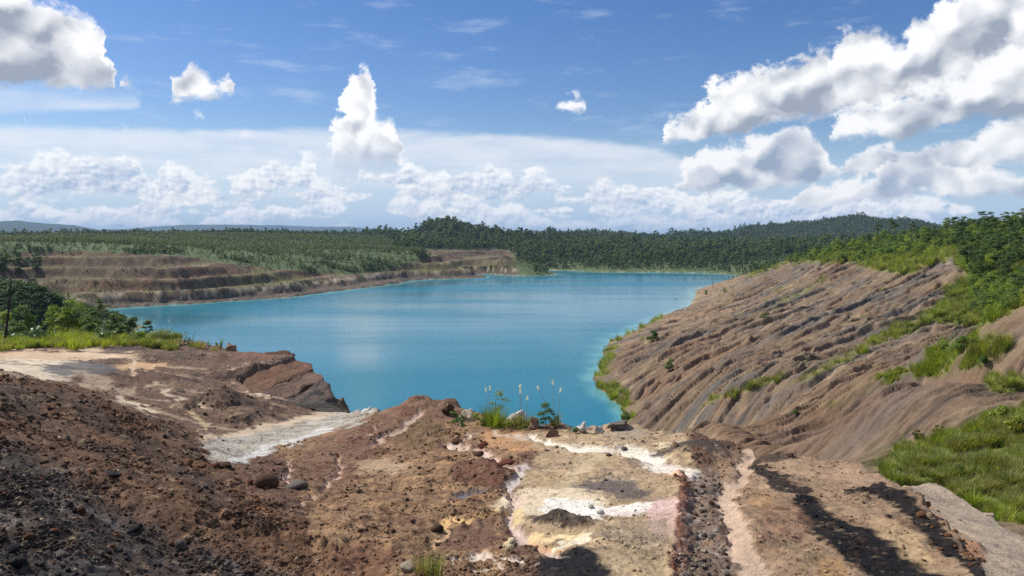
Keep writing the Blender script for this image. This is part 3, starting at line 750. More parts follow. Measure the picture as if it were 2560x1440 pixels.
    # right part: gravel strip, footpath, coal
    rg = smooth(poly_dist(ux, uy, [(1790, 1140), (1900, 1130), (2080, 1130), (2210, 1180), (2290, 1240), (2500, 1440), (2600, 1600), (1800, 1600), (1820, 1300)]), 20, -20) * (cls[m] == 1) * (r_ < 22)
    ink(rg, srgb(154, 129, 104), 1, 0.55)
    ink(rg * smooth(med + 0.5 * f1, 0.0, 0.4), srgb(144, 114, 90), 0.8)
    ink(rg * smooth(fin + 0.3 * med, 0.15, 0.5), srgb(184, 156, 122), 0.6)
    ink(stroke([(1706, 1180), (1712, 1300), (1700, 1460)], [10, 18, 22]), srgb(132, 86, 70), 0.9, 0.9)
    gs = stroke([(1775, 1190), (1770, 1300), (1775, 1460)], [40, 62, 78], 0.35)
    ink(gs, srgb(126, 108, 94), 0.85, 0.9)
    ink(gs * smooth(fin, -0.1, 0.4), srgb(158, 148, 140), 0.7)
    for (pts, w, k) in [([(1890, 1165), (1950, 1205), (2010, 1222)], [20, 26, 18], 0.85), ([(2010, 1250), (2050, 1300), (2130, 1348), (2220, 1400), (2290, 1450)], [30, 46, 58, 62, 66], 0.97), ([(2120, 1230), (2210, 1226), (2262, 1262), (2335, 1335), (2410, 1400), (2470, 1455)], [8, 22, 26, 24, 22, 22], 0.9),
                        ([(1890, 1145), (1990, 1142)], 12, 0.7), ([(2230, 1290), (2330, 1360)], 12, 0.4)]:
        ink(stroke(pts, w, 0.28), srgb(27, 26, 28), min(1, k * 1.08), 0.55)
    for (cx, cy, rx, ry, an, col, k, rg_) in [(2260, 1350, 110, 34, 35, (178, 152, 116), 0.8, 0.5), (2130, 1190, 90, 20, 8, (170, 142, 116), 0.7, 0.3), (1960, 1300, 70, 50, 0, (142, 108, 86), 0.6, 0.5), (2080, 1420, 50, 40, 0, (170, 134, 84), 0.5, 0.5), (1905, 1250, 30, 30, 0, (172, 136, 96), 0.6, 0.4), (2000, 1180, 50, 12, 10, (180, 150, 122), 0.7, 0.3)]:
        ink(smooth(E_(cx, cy, rx, ry, an), 1.2, 0.6), srgb(*col), k, rg_)
    pth = stroke([(1872, 1132), (1850, 1165), (1868, 1182), (1830, 1212), (1812, 1240), (1832, 1300), (1862, 1380), (1915, 1450)], [14, 14, 16, 20, 26, 28, 30, 40], 0.4)
    ink(pth, srgb(198, 172, 148), 0.9, 0.12)
    dzz -= pth * 0.05
    # white bed running down to the drop
    wb = smooth(poly_dist(ux, uy, [(505, 1108), (560, 1094), (650, 1072), (770, 1040), (880, 1022), (960, 1020), (930, 1044), (810, 1084), (700, 1120), (610, 1150), (556, 1164), (520, 1140)]), 10, -10) * (r_ > 13) * (r_ < 36)
    ink(wb, srgb(184, 178, 164), 0.9, 0.35)
    ink(wb * smooth(f1 + g1, -0.1, 0.4), srgb(138, 126, 110), 0.85)
    ink(stroke([(500, 1098), (640, 1078), (760, 1048), (860, 1030)], [5, 12, 10, 8]), srgb(202, 180, 152), 0.9, 0.2)
    ink(stroke([(560, 1158), (680, 1120), (820, 1076)], [5, 12, 10]), srgb(206, 204, 196), 0.85, 0.3)
    # hump on the right
    h = cls[m] == 2
    ink(h * 1.0, srgb(172, 155, 133), 1, 0.3)
    ink(h * smooth(f1, 0.0, 0.5), srgb(150, 136, 120), 0.7)
    ink(h * stroke([(2270, 1225), (2300, 1275), (2360, 1340), (2440, 1395)], [14, 24, 30, 28]), srgb(164, 112, 78), 0.7, 0.9)
    ink(h * stroke([(2280, 1290), (2350, 1360), (2460, 1450)], [5, 7, 10], 0.3), srgb(208, 204, 194), 0.85, 0.2)
    # cliff below the rim
    out_ = smooth(T['rimd'][m], 0.15, 1.2) * (cls[m] == 1)
    ink(out_, srgb(120, 104, 90), 0.85, 0.6)
    # dark crumbs and pale grit mixed into the earth
    cr1 = fbm2(X / 0.16, Yy / 0.16, 3, 141, gain=0.65); cr2 = fbm2(X / 0.5, Yy / 0.5, 3, 143)
    earth = np.clip(ro * 1.3, 0, 1) * (cls[m] == 1)
    ink(earth * smooth(cr1 + 0.45 * cr2, 0.06, 0.42), srgb(72, 53, 42), 0.62)
    ink(earth * smooth(-cr1 + 0.35 * cr2, 0.16, 0.5), srgb(176, 150, 118), 0.40)
    # brightness noise of the earth itself
    c *= (1 + 0.22 * fin * np.clip(ro, 0.2, 1) + 0.12 * med)[:, None]
    C[m] = np.clip(c, 0.008, 0.9)
    rough[m] = ro
    mm_ = np.zeros(gr.shape); mm_[m] = mound; T['mound'] = mm_
    # ---------------- fine relief
    def billow(lam, seed):
        return np.abs(perlin(X / lam, Yy / lam, seed)) * 2 - 0.55
    rel = np.zeros(len(X))
    for lam, sd_, k in [(1.6, 201, 0.05), (0.75, 203, 0.065), (0.36, 205, 0.085), (0.17, 207, 0.16), (0.085, 209, 0.22), (0.05, 211, 0.24)]:
        fade = smooth(lam / (r_ * 0.0052), 1.2, 2.6)
        rel += billow(lam, sd_) * lam * k * fade
    far_lump = fbm2(X / 4.5, Yy / 4.5, 4, 215) * 0.35 + fbm2(X / 2.2, Yy / 1.1, 4, 217, ridged=True) * 0.24
    rel = (rel + (fbm2(X / 0.16, Yy / 0.16, 3, 141, gain=0.65) + 0.45 * fbm2(X / 0.5, Yy / 0.5, 3, 143)) * 0.022 * smooth(0.16 / (r_ * 0.0052), 1.0, 2.4)) * ro + far_lump * smooth(r_, 14, 30) * np.clip(ro, 0.25, 1) + fbm2(X / 2.6, Yy / 2.6, 3, 219) * 0.06
    # rills down the left mound, little scarps
    rill = fbm2((X * 0.75 + Yy * 0.66) / 0.8, (X * 0.66 - Yy * 0.75) / 4.5, 3, 221)
    rel += mound * rill * 0.12
    sc_ = stroke([(540, 1310), (640, 1325), (760, 1352), (850, 1378)], [10, 26, 30, 16])
    rel -= sc_ * 0.07
    rel += stroke([(560, 1285), (700, 1315), (850, 1352)], [10, 16, 14]) * 0.06
    # crags along the rim
    d_ = -T['rimd'][m]
    rel += smooth(d_, 1.2, 0.1) * (cls[m] == 1) * fbm2(X / 0.9, Yy / 0.9, 4, 223) * 0.22 * np.clip(r_ / 20, 0.4, 1.6)
    # red knoll, scarps under the yellow clay, sides of the gully at the far end
    rel += smooth(E_(1050, 1012, 60, 20), 1.2, 0.2) * 0.07
    rel += smooth(E_(1420, 1308, 90, 16, 4), 1.2, 0.5) * 0.045
    rel += smooth(E_(1430, 1420, 110, 46), 1.2, 0.3) * 0.05
    rel += smooth(E_(1750, 1128, 90, 22), 1.3, 0.4) * 0.18
    rel += rt * 0.0
    rel -= gs * 0.06
    rel += stroke([(1700, 1180), (1706, 1300), (1692, 1460)], [14, 20, 26]) * 0.06
    rel += smooth(E_(1200, 1185, 80, 22), 1.3, 0.4) * 0.10
    rel += smooth(E_(610, 1050, 60, 16), 1.2, 0.3) * 0.22 + smooth(E_(560, 1010, 60, 16), 1.2, 0.3) * 0.35 + smooth(E_(470, 1020, 30, 10), 1.2, 0.3) * 0.25
    rel += smooth(E_(1100, 1310, 26, 16), 1.3, 0.3) * -0.0
    dz[m] = rel + dzz
    T.update(z=GZ + dz, soil=np.clip(C, 0.004, 0.9), rough=rough)
    return T
T = surface(GXX, GYY)
GZ, SOIL, ROUGH = T['z'], T['soil'], T['rough']
_sub = np.interp(np.arange(0, (PI1 - PI0) * 5 + 1) / 5.0 + PI0, np.arange(len(RR)), RR)[::2]
if (PI1 - PI0) * 5 % 2: _sub = np.append(_sub, RR[PI1])
_pr, _pa = np.meshgrid(_sub, AZ[PJ0:], indexing='ij')
PX_, PY_ = _pr * np.sin(_pa), _pr * np.cos(_pa)
TP = surface(PX_, PY_)

_logR = np.log(RR)
def ground_z(x, y):
    """height of the ground sheet at world points"""
    x = np.atleast_1d(np.asarray(x, float)); y = np.atleast_1d(np.asarray(y, float))
    r = np.hypot(x, y); a = np.arctan2(x, y)
    i = np.clip(np.searchsorted(RR, r) - 1, 0, len(RR) - 2)
    t = np.clip((r - RR[i]) / (RR[i + 1] - RR[i]), 0, 1)
    j = np.clip((a - AZ[0]) / (AZ[1] - AZ[0]), 0, len(AZ) - 1.001)
    j0 = j.astype(int); u = j - j0
    return (GZ[i, j0] * (1 - t) + GZ[i + 1, j0] * t) * (1 - u) + (GZ[i, j0 + 1] * (1 - t) + GZ[i + 1, j0 + 1] * t) * u
def grid_val(G, x, y):
    x = np.atleast_1d(np.asarray(x, float)); y = np.atleast_1d(np.asarray(y, float))
    i = np.clip(np.searchsorted(RR, np.hypot(x, y)), 0, len(RR) - 1)
    j = np.clip(np.rint((np.arctan2(x, y) - AZ[0]) / (AZ[1] - AZ[0])).astype(int), 0, len(AZ) - 1)
    return G[i, j]
_PXG, _PYG = to_px(np.stack([GXX, GYY, GZ], -1))
def pick(px, py, rmin=0.0, rmax=1e9):
    """first ground point seen at a photo pixel"""
    a = math.atan2(px - CX, F_PX * (CT + (CY - py) / F_PX * ST))
    j = int(np.clip(round((a - AZ[0]) / (AZ[1] - AZ[0])), 0, len(AZ) - 1))
    col = np.where((RR >= rmin) & (RR <= rmax), _PYG[:, j], 1e9)
    k = np.nonzero(col <= py)[0]
    i = int(k[0]) if len(k) else int(np.argmin(col))
    return np.array([GXX[i, j], GYY[i, j], GZ[i, j]])

# ------------------------------------------------------------------ materials
def new_mat(name):
    m = bpy.data.materials.new(name)
    m.use_nodes = True
    nt = m.node_tree
    return m, nt, nt.nodes['Principled BSDF']
def nd(nt, typ, **kw):
    n = nt.nodes.new(typ)
    for k, v in kw.items(): setattr(n, k, v)
    return n
def noise_node(nt, vec, scale, detail=4, rough=0.6):
    n = nd(nt, 'ShaderNodeTexNoise')
    nt.links.new(vec, n.inputs['Vector'])
    n.inputs['Scale'].default_value = scale; n.inputs['Detail'].default_value = detail; n.inputs['Roughness'].default_value = rough
    return n.outputs[0]
def mulcol(nt, col, fac_socket, lo, hi):
    mr = nd(nt, 'ShaderNodeMapRange')
    nt.links.new(fac_socket, mr.inputs[0])
    mr.inputs[1].default_value = 0.3; mr.inputs[2].default_value = 0.7
    mr.inputs[3].default_value = lo; mr.inputs[4].default_value = hi
    mx = nd(nt, 'ShaderNodeVectorMath', operation='SCALE')
    nt.links.new(col, mx.inputs[0]); nt.links.new(mr.outputs[0], mx.inputs['Scale'])
    return mx.outputs[0]

def ground_material():
    m, nt, b = new_mat('bare_earth')
    at_ = nd(nt, 'ShaderNodeAttribute', attribute_name='soil')
    ro = nd(nt, 'ShaderNodeAttribute', attribute_name='rough')
    tc = nd(nt, 'ShaderNodeTexCoord')
    v = tc.outputs['Object']
    c = mulcol(nt, at_.outputs['Color'], noise_node(nt, v, 9.0, 6, 0.7), 0.78, 1.22)
    c = mulcol(nt, c, noise_node(nt, v, 0.9, 5, 0.65), 0.84, 1.16)
    nt.links.new(c, b.inputs['Base Color'])
    b.inputs['Roughness'].default_value = 0.95
    b.inputs['Specular IOR Level'].default_value = 0.15
    bp = nd(nt, 'ShaderNodeBump')
    n1 = noise_node(nt, v, 22.0, 5, 0.65)
    nt.links.new(n1, bp.inputs['Height'])
    bp.inputs['Distance'].default_value = 0.05
    bp.inputs['Strength'].default_value = 0.7
    bp2 = nd(nt, 'ShaderNodeBump')
    n2 = noise_node(nt, v, 1.1, 6, 0.6)
    nt.links.new(n2, bp2.inputs['Height'])
    bp2.inputs['Distance'].default_value = 0.35
    bp2.inputs['Strength'].default_value = 0.45
    nt.links.new(bp.outputs[0], bp2.inputs['Normal'])
    nt.links.new(bp2.outputs[0], b.inputs['Normal'])
    return m

def mesh_np(name, verts, faces, mats=(), smooth_=True, mat_idx=None):
    """mesh from arrays; faces (n,3) or (n,4), -1 pads a triangle"""
    me = bpy.data.meshes.new(name)
    verts = np.ascontiguousarray(verts, np.float32); faces = np.asarray(faces)
    me.vertices.add(len(verts)); me.vertices.foreach_set('co', verts.ravel())
    k = faces.shape[1] if faces.ndim == 2 else 4
    me.loops.add(faces.size); me.polygons.add(len(faces))
    me.loops.foreach_set('vertex_index', np.ascontiguousarray(faces.ravel(), np.int32))
    me.polygons.foreach_set('loop_start', np.arange(0, faces.size, k, dtype=np.int32))
    try: me.polygons.foreach_set('loop_total', np.full(len(faces), k, np.int32))
    except Exception: pass
    if smooth_: me.polygons.foreach_set('use_smooth', np.ones(len(faces), bool))
    for m in mats: me.materials.append(m)
    if mat_idx is not None: me.polygons.foreach_set('material_index', np.ascontiguousarray(mat_idx, np.int32))
    me.update(calc_edges=True)
    return me
def link(name, data, parent=None, label=None, cat=None, group=None, kind=None, loc=None, rot=None, scale=None):
    o = bpy.data.objects.new(name, data)
    COL.objects.link(o)
    if parent is not None: o.parent = parent
    if label: o['label'] = label
    if cat: o['category'] = cat
    if group: o['group'] = group
    if kind: o['kind'] = kind
    if loc is not None: o.location = loc
    if rot is not None: o.rotation_euler = rot
    if scale is not None: o.scale = (scale,) * 3 if np.isscalar(scale) else scale
    return o

def build_ground():
    nr, na = gr.shape
    idx = np.arange(nr * na).reshape(nr, na)
    mat = ground_material()
    cuts = [0, int(np.searchsorted(RR, 1000)), int(np.searchsorted(RR, 5000)), nr - 1]
    def sheet(name, quads, X, Y, Z, S):
        f = quads[Z.ravel()[quads].max(1) > WATER - 3.0]
        used = np.zeros(X.size, bool); used[f.ravel()] = True
        remap = np.cumsum(used) - 1
        me = mesh_np(name, np.stack([X.ravel(), Y.ravel(), Z.ravel()], -1)[used], remap[f], [mat])
        a = me.attributes.new('soil', 'FLOAT_COLOR', 'POINT')
        col = np.ones((used.sum(), 4), np.float32); col[:, :3] = S.reshape(-1, 3)[used]
        a.data.foreach_set('color', col.ravel())
        print(name, 'tris', len(f) * 2)
        link(name, me, kind='structure')
    def quads(k): return np.stack([k[:-1, :-1], k[:-1, 1:], k[1:, 1:], k[1:, :-1]], -1).reshape(-1, 4)
    for name, i0, i1 in zip(('ground', 'forest_hills', 'distant_mountains'), cuts[:-1], cuts[1:]):
        if name == 'ground':
            q = np.concatenate([quads(idx[i0:PI0 + 1]), quads(idx[PI0:PI1 + 1, :PJ0 + 1]), quads(idx[PI1:i1 + 1])])
        else: q = quads(idx[i0:i1 + 1])
        sheet(name, q, GXX, GYY, GZ, SOIL)
    sheet('eroded_slope', quads(np.arange(PX_.size).reshape(PX_.shape)), PX_, PY_, TP['z'], TP['soil'])
build_ground()

# ------------------------------------------------------------------ lake
def build_water():
    n = 300
    ra = np.concatenate([np.geomspace(18, 1050, n)])
    az = np.radians(np.linspace(-46, 46, 300))
    r2, a2 = np.meshgrid(ra, az, indexing='ij')
    x, y = r2 * np.sin(a2), r2 * np.cos(a2)
    depth = WATER - ground_z(x.ravel(), y.ravel())
    idx = np.arange(x.size).reshape(x.shape)
    f = np.stack([idx[:-1, :-1], idx[:-1, 1:], idx[1:, 1:], idx[1:, :-1]], -1).reshape(-1, 4)
    f = f[depth[f].max(1) > -6]
    v = np.stack([x.ravel(), y.ravel(), np.full(x.size, WATER)], -1)
    m, nt, b = new_mat('lake_water')
    sh_ = nd(nt, 'ShaderNodeAttribute', attribute_name='shallow')
    tc = nd(nt, 'ShaderNodeTexCoord')
    mp = nd(nt, 'ShaderNodeMapping'); mp.inputs['Scale'].default_value = (0.0024, 0.010, 1); mp.inputs['Rotation'].default_value = (0, 0, R(-10))
    nt.links.new(tc.outputs['Object'], mp.inputs[0])
    wind = noise_node(nt, mp.outputs[0], 1.6, 4, 0.5)
    cr = nd(nt, 'ShaderNodeMix', data_type='RGBA')
    nt.links.new(sh_.outputs['Fac'], cr.inputs[0])
    cr.inputs[6].default_value = (0.014, 0.160, 0.212, 1)
    cr.inputs[7].default_value = (0.12, 0.33, 0.33, 1)
    nt.links.new(cr.outputs[2], b.inputs['Base Color'])
    b.inputs['IOR'].default_value = 1.33
    mr = nd(nt, 'ShaderNodeMapRange'); nt.links.new(wind, mr.inputs[0])
    mr.inputs[1].default_value = 0.42; mr.inputs[2].default_value = 0.62; mr.inputs[3].default_value = 0.15; mr.inputs[4].default_value = 0.28
    nt.links.new(mr.outputs[0], b.inputs['Roughness'])
    mp2 = nd(nt, 'ShaderNodeMapping'); mp2.inputs['Scale'].default_value = (0.9, 1.5, 1)
    nt.links.new(tc.outputs['Object'], mp2.inputs[0])
    wv = noise_node(nt, mp2.outputs[0], 1.0, 4, 0.6)
    bp = nd(nt, 'ShaderNodeBump'); nt.links.new(wv, bp.inputs['Height'])
    mr2 = nd(nt, 'ShaderNodeMapRange'); nt.links.new(wind, mr2.inputs[0])
    mr2.inputs[1].default_value = 0.42; mr2.inputs[2].default_value = 0.60; mr2.inputs[3].default_value = 0.015; mr2.inputs[4].default_value = 0.11
    nt.links.new(mr2.outputs[0], bp.inputs['Strength'])
    bp.inputs['Distance'].default_value = 0.25
    nt.links.new(bp.outputs[0], b.inputs['Normal'])
    me = mesh_np('lake', v, f, [m])
    a = me.attributes.new('shallow', 'FLOAT', 'POINT')
    nz_ = fbm2(x.ravel() / 9, y.ravel() / 9, 3, 451)
    s = smooth(depth + nz_ * 2.0, 3.6, 0.0) ** 1.6
    a.data.foreach_set('value', s.astype(np.float32))
    return link('lake_water', me, kind='structure')
build_water()

# ------------------------------------------------------------------ plants
RNG = np.random.default_rng(11)

def leaf_material(name, c1, c2, trans=0.35, vary=0.35, rough=0.55):
    m, nt, b = new_mat(name)
    oi = nd(nt, 'ShaderNodeObjectInfo')
    ge = nd(nt, 'ShaderNodeNewGeometry')
    mx = nd(nt, 'ShaderNodeMix', data_type='RGBA')
    ad = nd(nt, 'ShaderNodeMath', operation='ADD'); ad.use_clamp = True
    sc = nd(nt, 'ShaderNodeMath', operation='MULTIPLY_ADD')
    nt.links.new(ge.outputs['Random Per Island'], sc.inputs[0]); sc.inputs[1].default_value = 0.6; sc.inputs[2].default_value = -0.3
    nt.links.new(oi.outputs['Random'], ad.inputs[0]); nt.links.new(sc.outputs[0], ad.inputs[1])
    nt.links.new(ad.outputs[0], mx.inputs[0])
    mx.inputs[6].default_value = (*c1, 1); mx.inputs[7].default_value = (*c2, 1)
    mr = nd(nt, 'ShaderNodeMapRange'); nt.links.new(ge.outputs['Random Per Island'], mr.inputs[0])
    mr.inputs[3].default_value = 1 - vary; mr.inputs[4].default_value = 1 + vary
    vs = nd(nt, 'ShaderNodeVectorMath', operation='SCALE')
    nt.links.new(mx.outputs[2], vs.inputs[0]); nt.links.new(mr.outputs[0], vs.inputs['Scale'])
    nt.links.new(vs.outputs[0], b.inputs['Base Color'])
    b.inputs['Roughness'].default_value = rough
    b.inputs['Specular IOR Level'].default_value = 0.3
    tr = nd(nt, 'ShaderNodeBsdfTranslucent')
    v2 = nd(nt, 'ShaderNodeVectorMath', operation='MULTIPLY'); nt.links.new(vs.outputs[0], v2.inputs[0]); v2.inputs[1].default_value = (1.5, 1.45, 0.6)
    nt.links.new(v2.outputs[0], tr.inputs['Color'])
    ms = nd(nt, 'ShaderNodeMixShader'); ms.inputs[0].default_value = trans
    nt.links.new(b.outputs[0], ms.inputs[1]); nt.links.new(tr.outputs[0], ms.inputs[2])
    nt.links.new(ms.outputs[0], nt.nodes['Material Output'].inputs['Surface'])
    return m
def plain_material(name, col, rough=0.9, nscale=6.0, var=0.25, bump=0.02, spec=0.2):
    m, nt, b = new_mat(name)
    tc = nd(nt, 'ShaderNodeTexCoord')
    rgb = nd(nt, 'ShaderNodeRGB'); rgb.outputs[0].default_value = (*col, 1)
    c = mulcol(nt, rgb.outputs[0], noise_node(nt, tc.outputs['Object'], nscale, 6, 0.65), 1 - var, 1 + var)
    c = mulcol(nt, c, noise_node(nt, tc.outputs['Object'], nscale * 7, 4, 0.6), 1 - var * 0.7, 1 + var * 0.7)
    nt.links.new(c, b.inputs['Base Color'])
    b.inputs['Roughness'].default_value = rough
    b.inputs['Specular IOR Level'].default_value = spec
    if bump:
        bp = nd(nt, 'ShaderNodeBump'); nt.links.new(noise_node(nt, tc.outputs['Object'], nscale * 4, 6, 0.65), bp.inputs['Height'])
        bp.inputs['Distance'].default_value = bump; bp.inputs['Strength'].default_value = 0.8
        nt.links.new(bp.outputs[0], b.inputs['Normal'])
    return m

M_JUNGLE = leaf_material('jungle_leaf', (0.058, 0.112, 0.040), (0.125, 0.180, 0.058))
M_PLANT = leaf_material('plantation_leaf', (0.125, 0.175, 0.075), (0.185, 0.225, 0.100), 0.35, 0.25)
M_RIDGE = leaf_material('ridge_leaf', (0.072, 0.142, 0.030), (0.150, 0.215, 0.042))
M_RIDGE_D = leaf_material('ridge_leaf_dark', (0.040, 0.086, 0.026), (0.084, 0.140, 0.038))
M_BANK = leaf_material('bank_leaf', (0.150, 0.225, 0.042), (0.215, 0.285, 0.058), 0.48)
M_BANK_D = leaf_material('bank_leaf_dark', (0.066, 0.130, 0.030), (0.125, 0.200, 0.046), 0.45)
M_PALE = leaf_material('pale_leaf', (0.085, 0.155, 0.050), (0.18, 0.26, 0.13), 0.25, 0.45, 0.4)
M_GRASS = leaf_material('grass_blade', (0.200, 0.285, 0.034), (0.290, 0.330, 0.055), 0.45, 0.35)
M_GRASS_O = leaf_material('olive_grass_blade', (0.210, 0.235, 0.070), (0.310, 0.285, 0.120), 0.4, 0.35)
M_GRASS_D = leaf_material('dark_grass_blade', (0.125, 0.185, 0.036), (0.210, 0.240, 0.060), 0.4, 0.4)
M_STRAW = leaf_material('straw', (0.26, 0.20, 0.10), (0.36, 0.30, 0.17), 0.2, 0.3)
M_PLUME = leaf_material('plume', (0.72, 0.70, 0.66), (0.85, 0.83, 0.80), 0.4, 0.1)
M_BARK = plain_material('bark', (0.115, 0.090, 0.068), 0.95, 3.0, 0.35, 0.03)
M_BARK_P = plain_material('pale_bark', (0.27, 0.24, 0.20), 0.95, 3.0, 0.3, 0.02)
M_BARK_D = plain_material('dead_bark', (0.035, 0.030, 0.026), 0.95, 3.0, 0.3, 0.02)

def tube(pts, radii, n=6):
    """tapered tube along points"""
    pts = [np.array(p, float) for p in pts]
    V_, F_ = [], []
    for i, p in enumerate(pts):
        d = pts[min(i + 1, len(pts) - 1)] - pts[max(i - 1, 0)]
        d = d / (np.linalg.norm(d) + 1e-9)
        u = np.cross(d, [0.3, 0.9, 0.1]); u /= np.linalg.norm(u) + 1e-9
        w = np.cross(d, u)
        for k in range(n):
            a = 2 * math.pi * k / n
            V_.append(p + (u * math.cos(a) + w * math.sin(a)) * radii[i])
    for i in range(len(pts) - 1):
        for k in range(n):
            a, b = i * n + k, i * n + (k + 1) % n
            F_.append((a, b, b + n, a + n))
    return np.array(V_), np.array(F_)
def join(parts):
    V_, F_, o = [], [], 0
    for v, f in parts:
        V_.append(v); F_.append(f + o); o += len(v)
    return np.concatenate(V_), np.concatenate(F_)

def leaves(C, N, size, rng, aspect=0.55, droop=0.0, sides=4):
    """leaf-shaped faces at points C, facing N"""
    n = len(C)
    N = N / (np.linalg.norm(N, axis=1, keepdims=True) + 1e-9)
    a = rng.normal(size=(n, 3))
    u = a - (a * N).sum(1, keepdims=True) * N
    u /= np.linalg.norm(u, axis=1, keepdims=True) + 1e-9
    w = np.cross(N, u)
    s = (size * rng.uniform(0.6, 1.35, n))[:, None]
    mid = C + N * s * 0.10
    v = np.stack([C - u * s, mid - w * s * aspect, C + u * s - N * s * droop, mid + w * s * aspect], 1).reshape(-1, 3)
    f = np.arange(4 * n).reshape(-1, 4)
    return v, f

def make_tree(seed, h, spread, trunk_frac, nlobes, nleaf, lsize, flat=0.6, lobe_r=0.34, trunk_r=0.05, bare=0.0, crown_pow=1.0):
    """(trunk mesh arrays, crown mesh arrays), foot at the origin"""
    rng = np.random.default_rng(seed)
    lean = rng.normal(size=2) * 0.05 * h
    tp = [np.array([lean[0] * t * t + rng.normal() * 0.006 * h, lean[1] * t * t + rng.normal() * 0.006 * h, h * 0.86 * t - 0.25 * (t == 0)]) for t in np.linspace(0, 1, 7)]
    parts = [tube(tp, [trunk_r * h * (1.15 - t * 0.95) for t in np.linspace(0, 1, 7)], 7)]
    z0 = h * trunk_frac
    Cs, Rs = [], []
    for k in range(nlobes):
        t = (k + rng.uniform(0, 0.9)) / nlobes
        z = z0 + (h * 0.93 - z0) * t
        wz = math.sin(math.pi * (0.18 + 0.72 * t)) ** crown_pow
        rad = spread * wz * math.sqrt(rng.uniform(0.08, 1.0)) * 0.8
        a = rng.uniform(0, 2 * math.pi) + k * 2.4
        c = np.array([lean[0] + math.cos(a) * rad, lean[1] + math.sin(a) * rad, z])
        Cs.append(c); Rs.append(spread * lobe_r * rng.uniform(0.7, 1.3))
        tb = min(1.0, max(0.12, (z - 0.25 * rad * 1.6) / (h * 0.86)))
        i = tb * 6; i0 = min(5, int(i)); b = tp[i0] + (tp[i0 + 1] - tp[i0]) * (i - i0)
        m_ = (b + c) / 2 + np.array([0, 0, -0.04 * h]) * rng.uniform(0, 1)
        r0 = trunk_r * h * (1.0 - tb * 0.8) * 0.5
        parts.append(tube([b, m_, c], [r0, r0 * 0.6, r0 * 0.2], 5))
    trunk = join(parts)
    Cs, Rs = np.array(Cs), np.array(Rs)
    pr = Rs ** 2; pr /= pr.sum()
    li = rng.choice(nlobes, nleaf, p=pr)
    d = rng.normal(size=(nleaf, 3)); d /= np.linalg.norm(d, axis=1, keepdims=True)
    d[:, 2] = np.where(d[:, 2] < -0.35, -d[:, 2] * 0.6, d[:, 2])
    rr = rng.uniform(0.15, 1, nleaf) ** 0.5
    bump = 1 + 0.25 * np.sin(d[:, 0] * 7 + li) * np.sin(d[:, 1] * 6 + li * 2)
    C = Cs[li] + d * (Rs[li] * rr * bump)[:, None] * np.array([1, 1, flat])
    N = d * 0.6 + np.array([0, 0, 0.7]) + rng.normal(size=(nleaf, 3)) * 0.45
    crown = leaves(C, N, lsize, rng, 0.55, 0.25)
    return trunk, crown

def tree_meshes(name, tr, cr, leaf_m, bark_m):
    return (mesh_np(name + '_trunk', tr[0], tr[1], [bark_m]), mesh_np(name + '_crown', cr[0], cr[1], [leaf_m], smooth_=False))
def merged_tree(name, tr, cr, leaf_m, bark_m):
    v, f = join([tr, cr])
    return mesh_np(name, v, f, [bark_m, leaf_m], smooth_=False, mat_idx=np.r_[np.zeros(len(tr[1])), np.ones(len(cr[1]))])

def tuft_mesh(name, seed, nblade, h, spread, width, mat, bend=0.5, stalks=0, smat=None):
    rng = np.random.default_rng(seed)
    V_, F_ = [], []
    for k in range(nblade):
        a = rng.uniform(0, 2 * math.pi); rad = spread * 0.35 * math.sqrt(rng.uniform())
        p = np.array([math.cos(a) * rad, math.sin(a) * rad, -0.03 * h])
        d = a + rng.normal() * 0.6
        L = h * rng.uniform(0.55, 1.1); be = bend * rng.uniform(0.3, 1.2)
        side = np.array([-math.sin(d), math.cos(d), 0]) * width * rng.uniform(0.6, 1.2)
        o = len(V_)
        for t in (0, 0.4, 0.75, 1.0):
            q = p + np.array([math.cos(d) * L * be * t * t, math.sin(d) * L * be * t * t, L * (t - 0.28 * be * t * t * t)])
            w = side * (1 - t) ** 0.6 * (0.8 if t else 0.6)
            V_ += [q - w, q + w]
        for i in range(3):
            F_.append((o + 2 * i, o + 2 * i + 1, o + 2 * i + 3, o + 2 * i + 2))
    return mesh_np(name, np.array(V_), np.array(F_), [mat], smooth_=False)

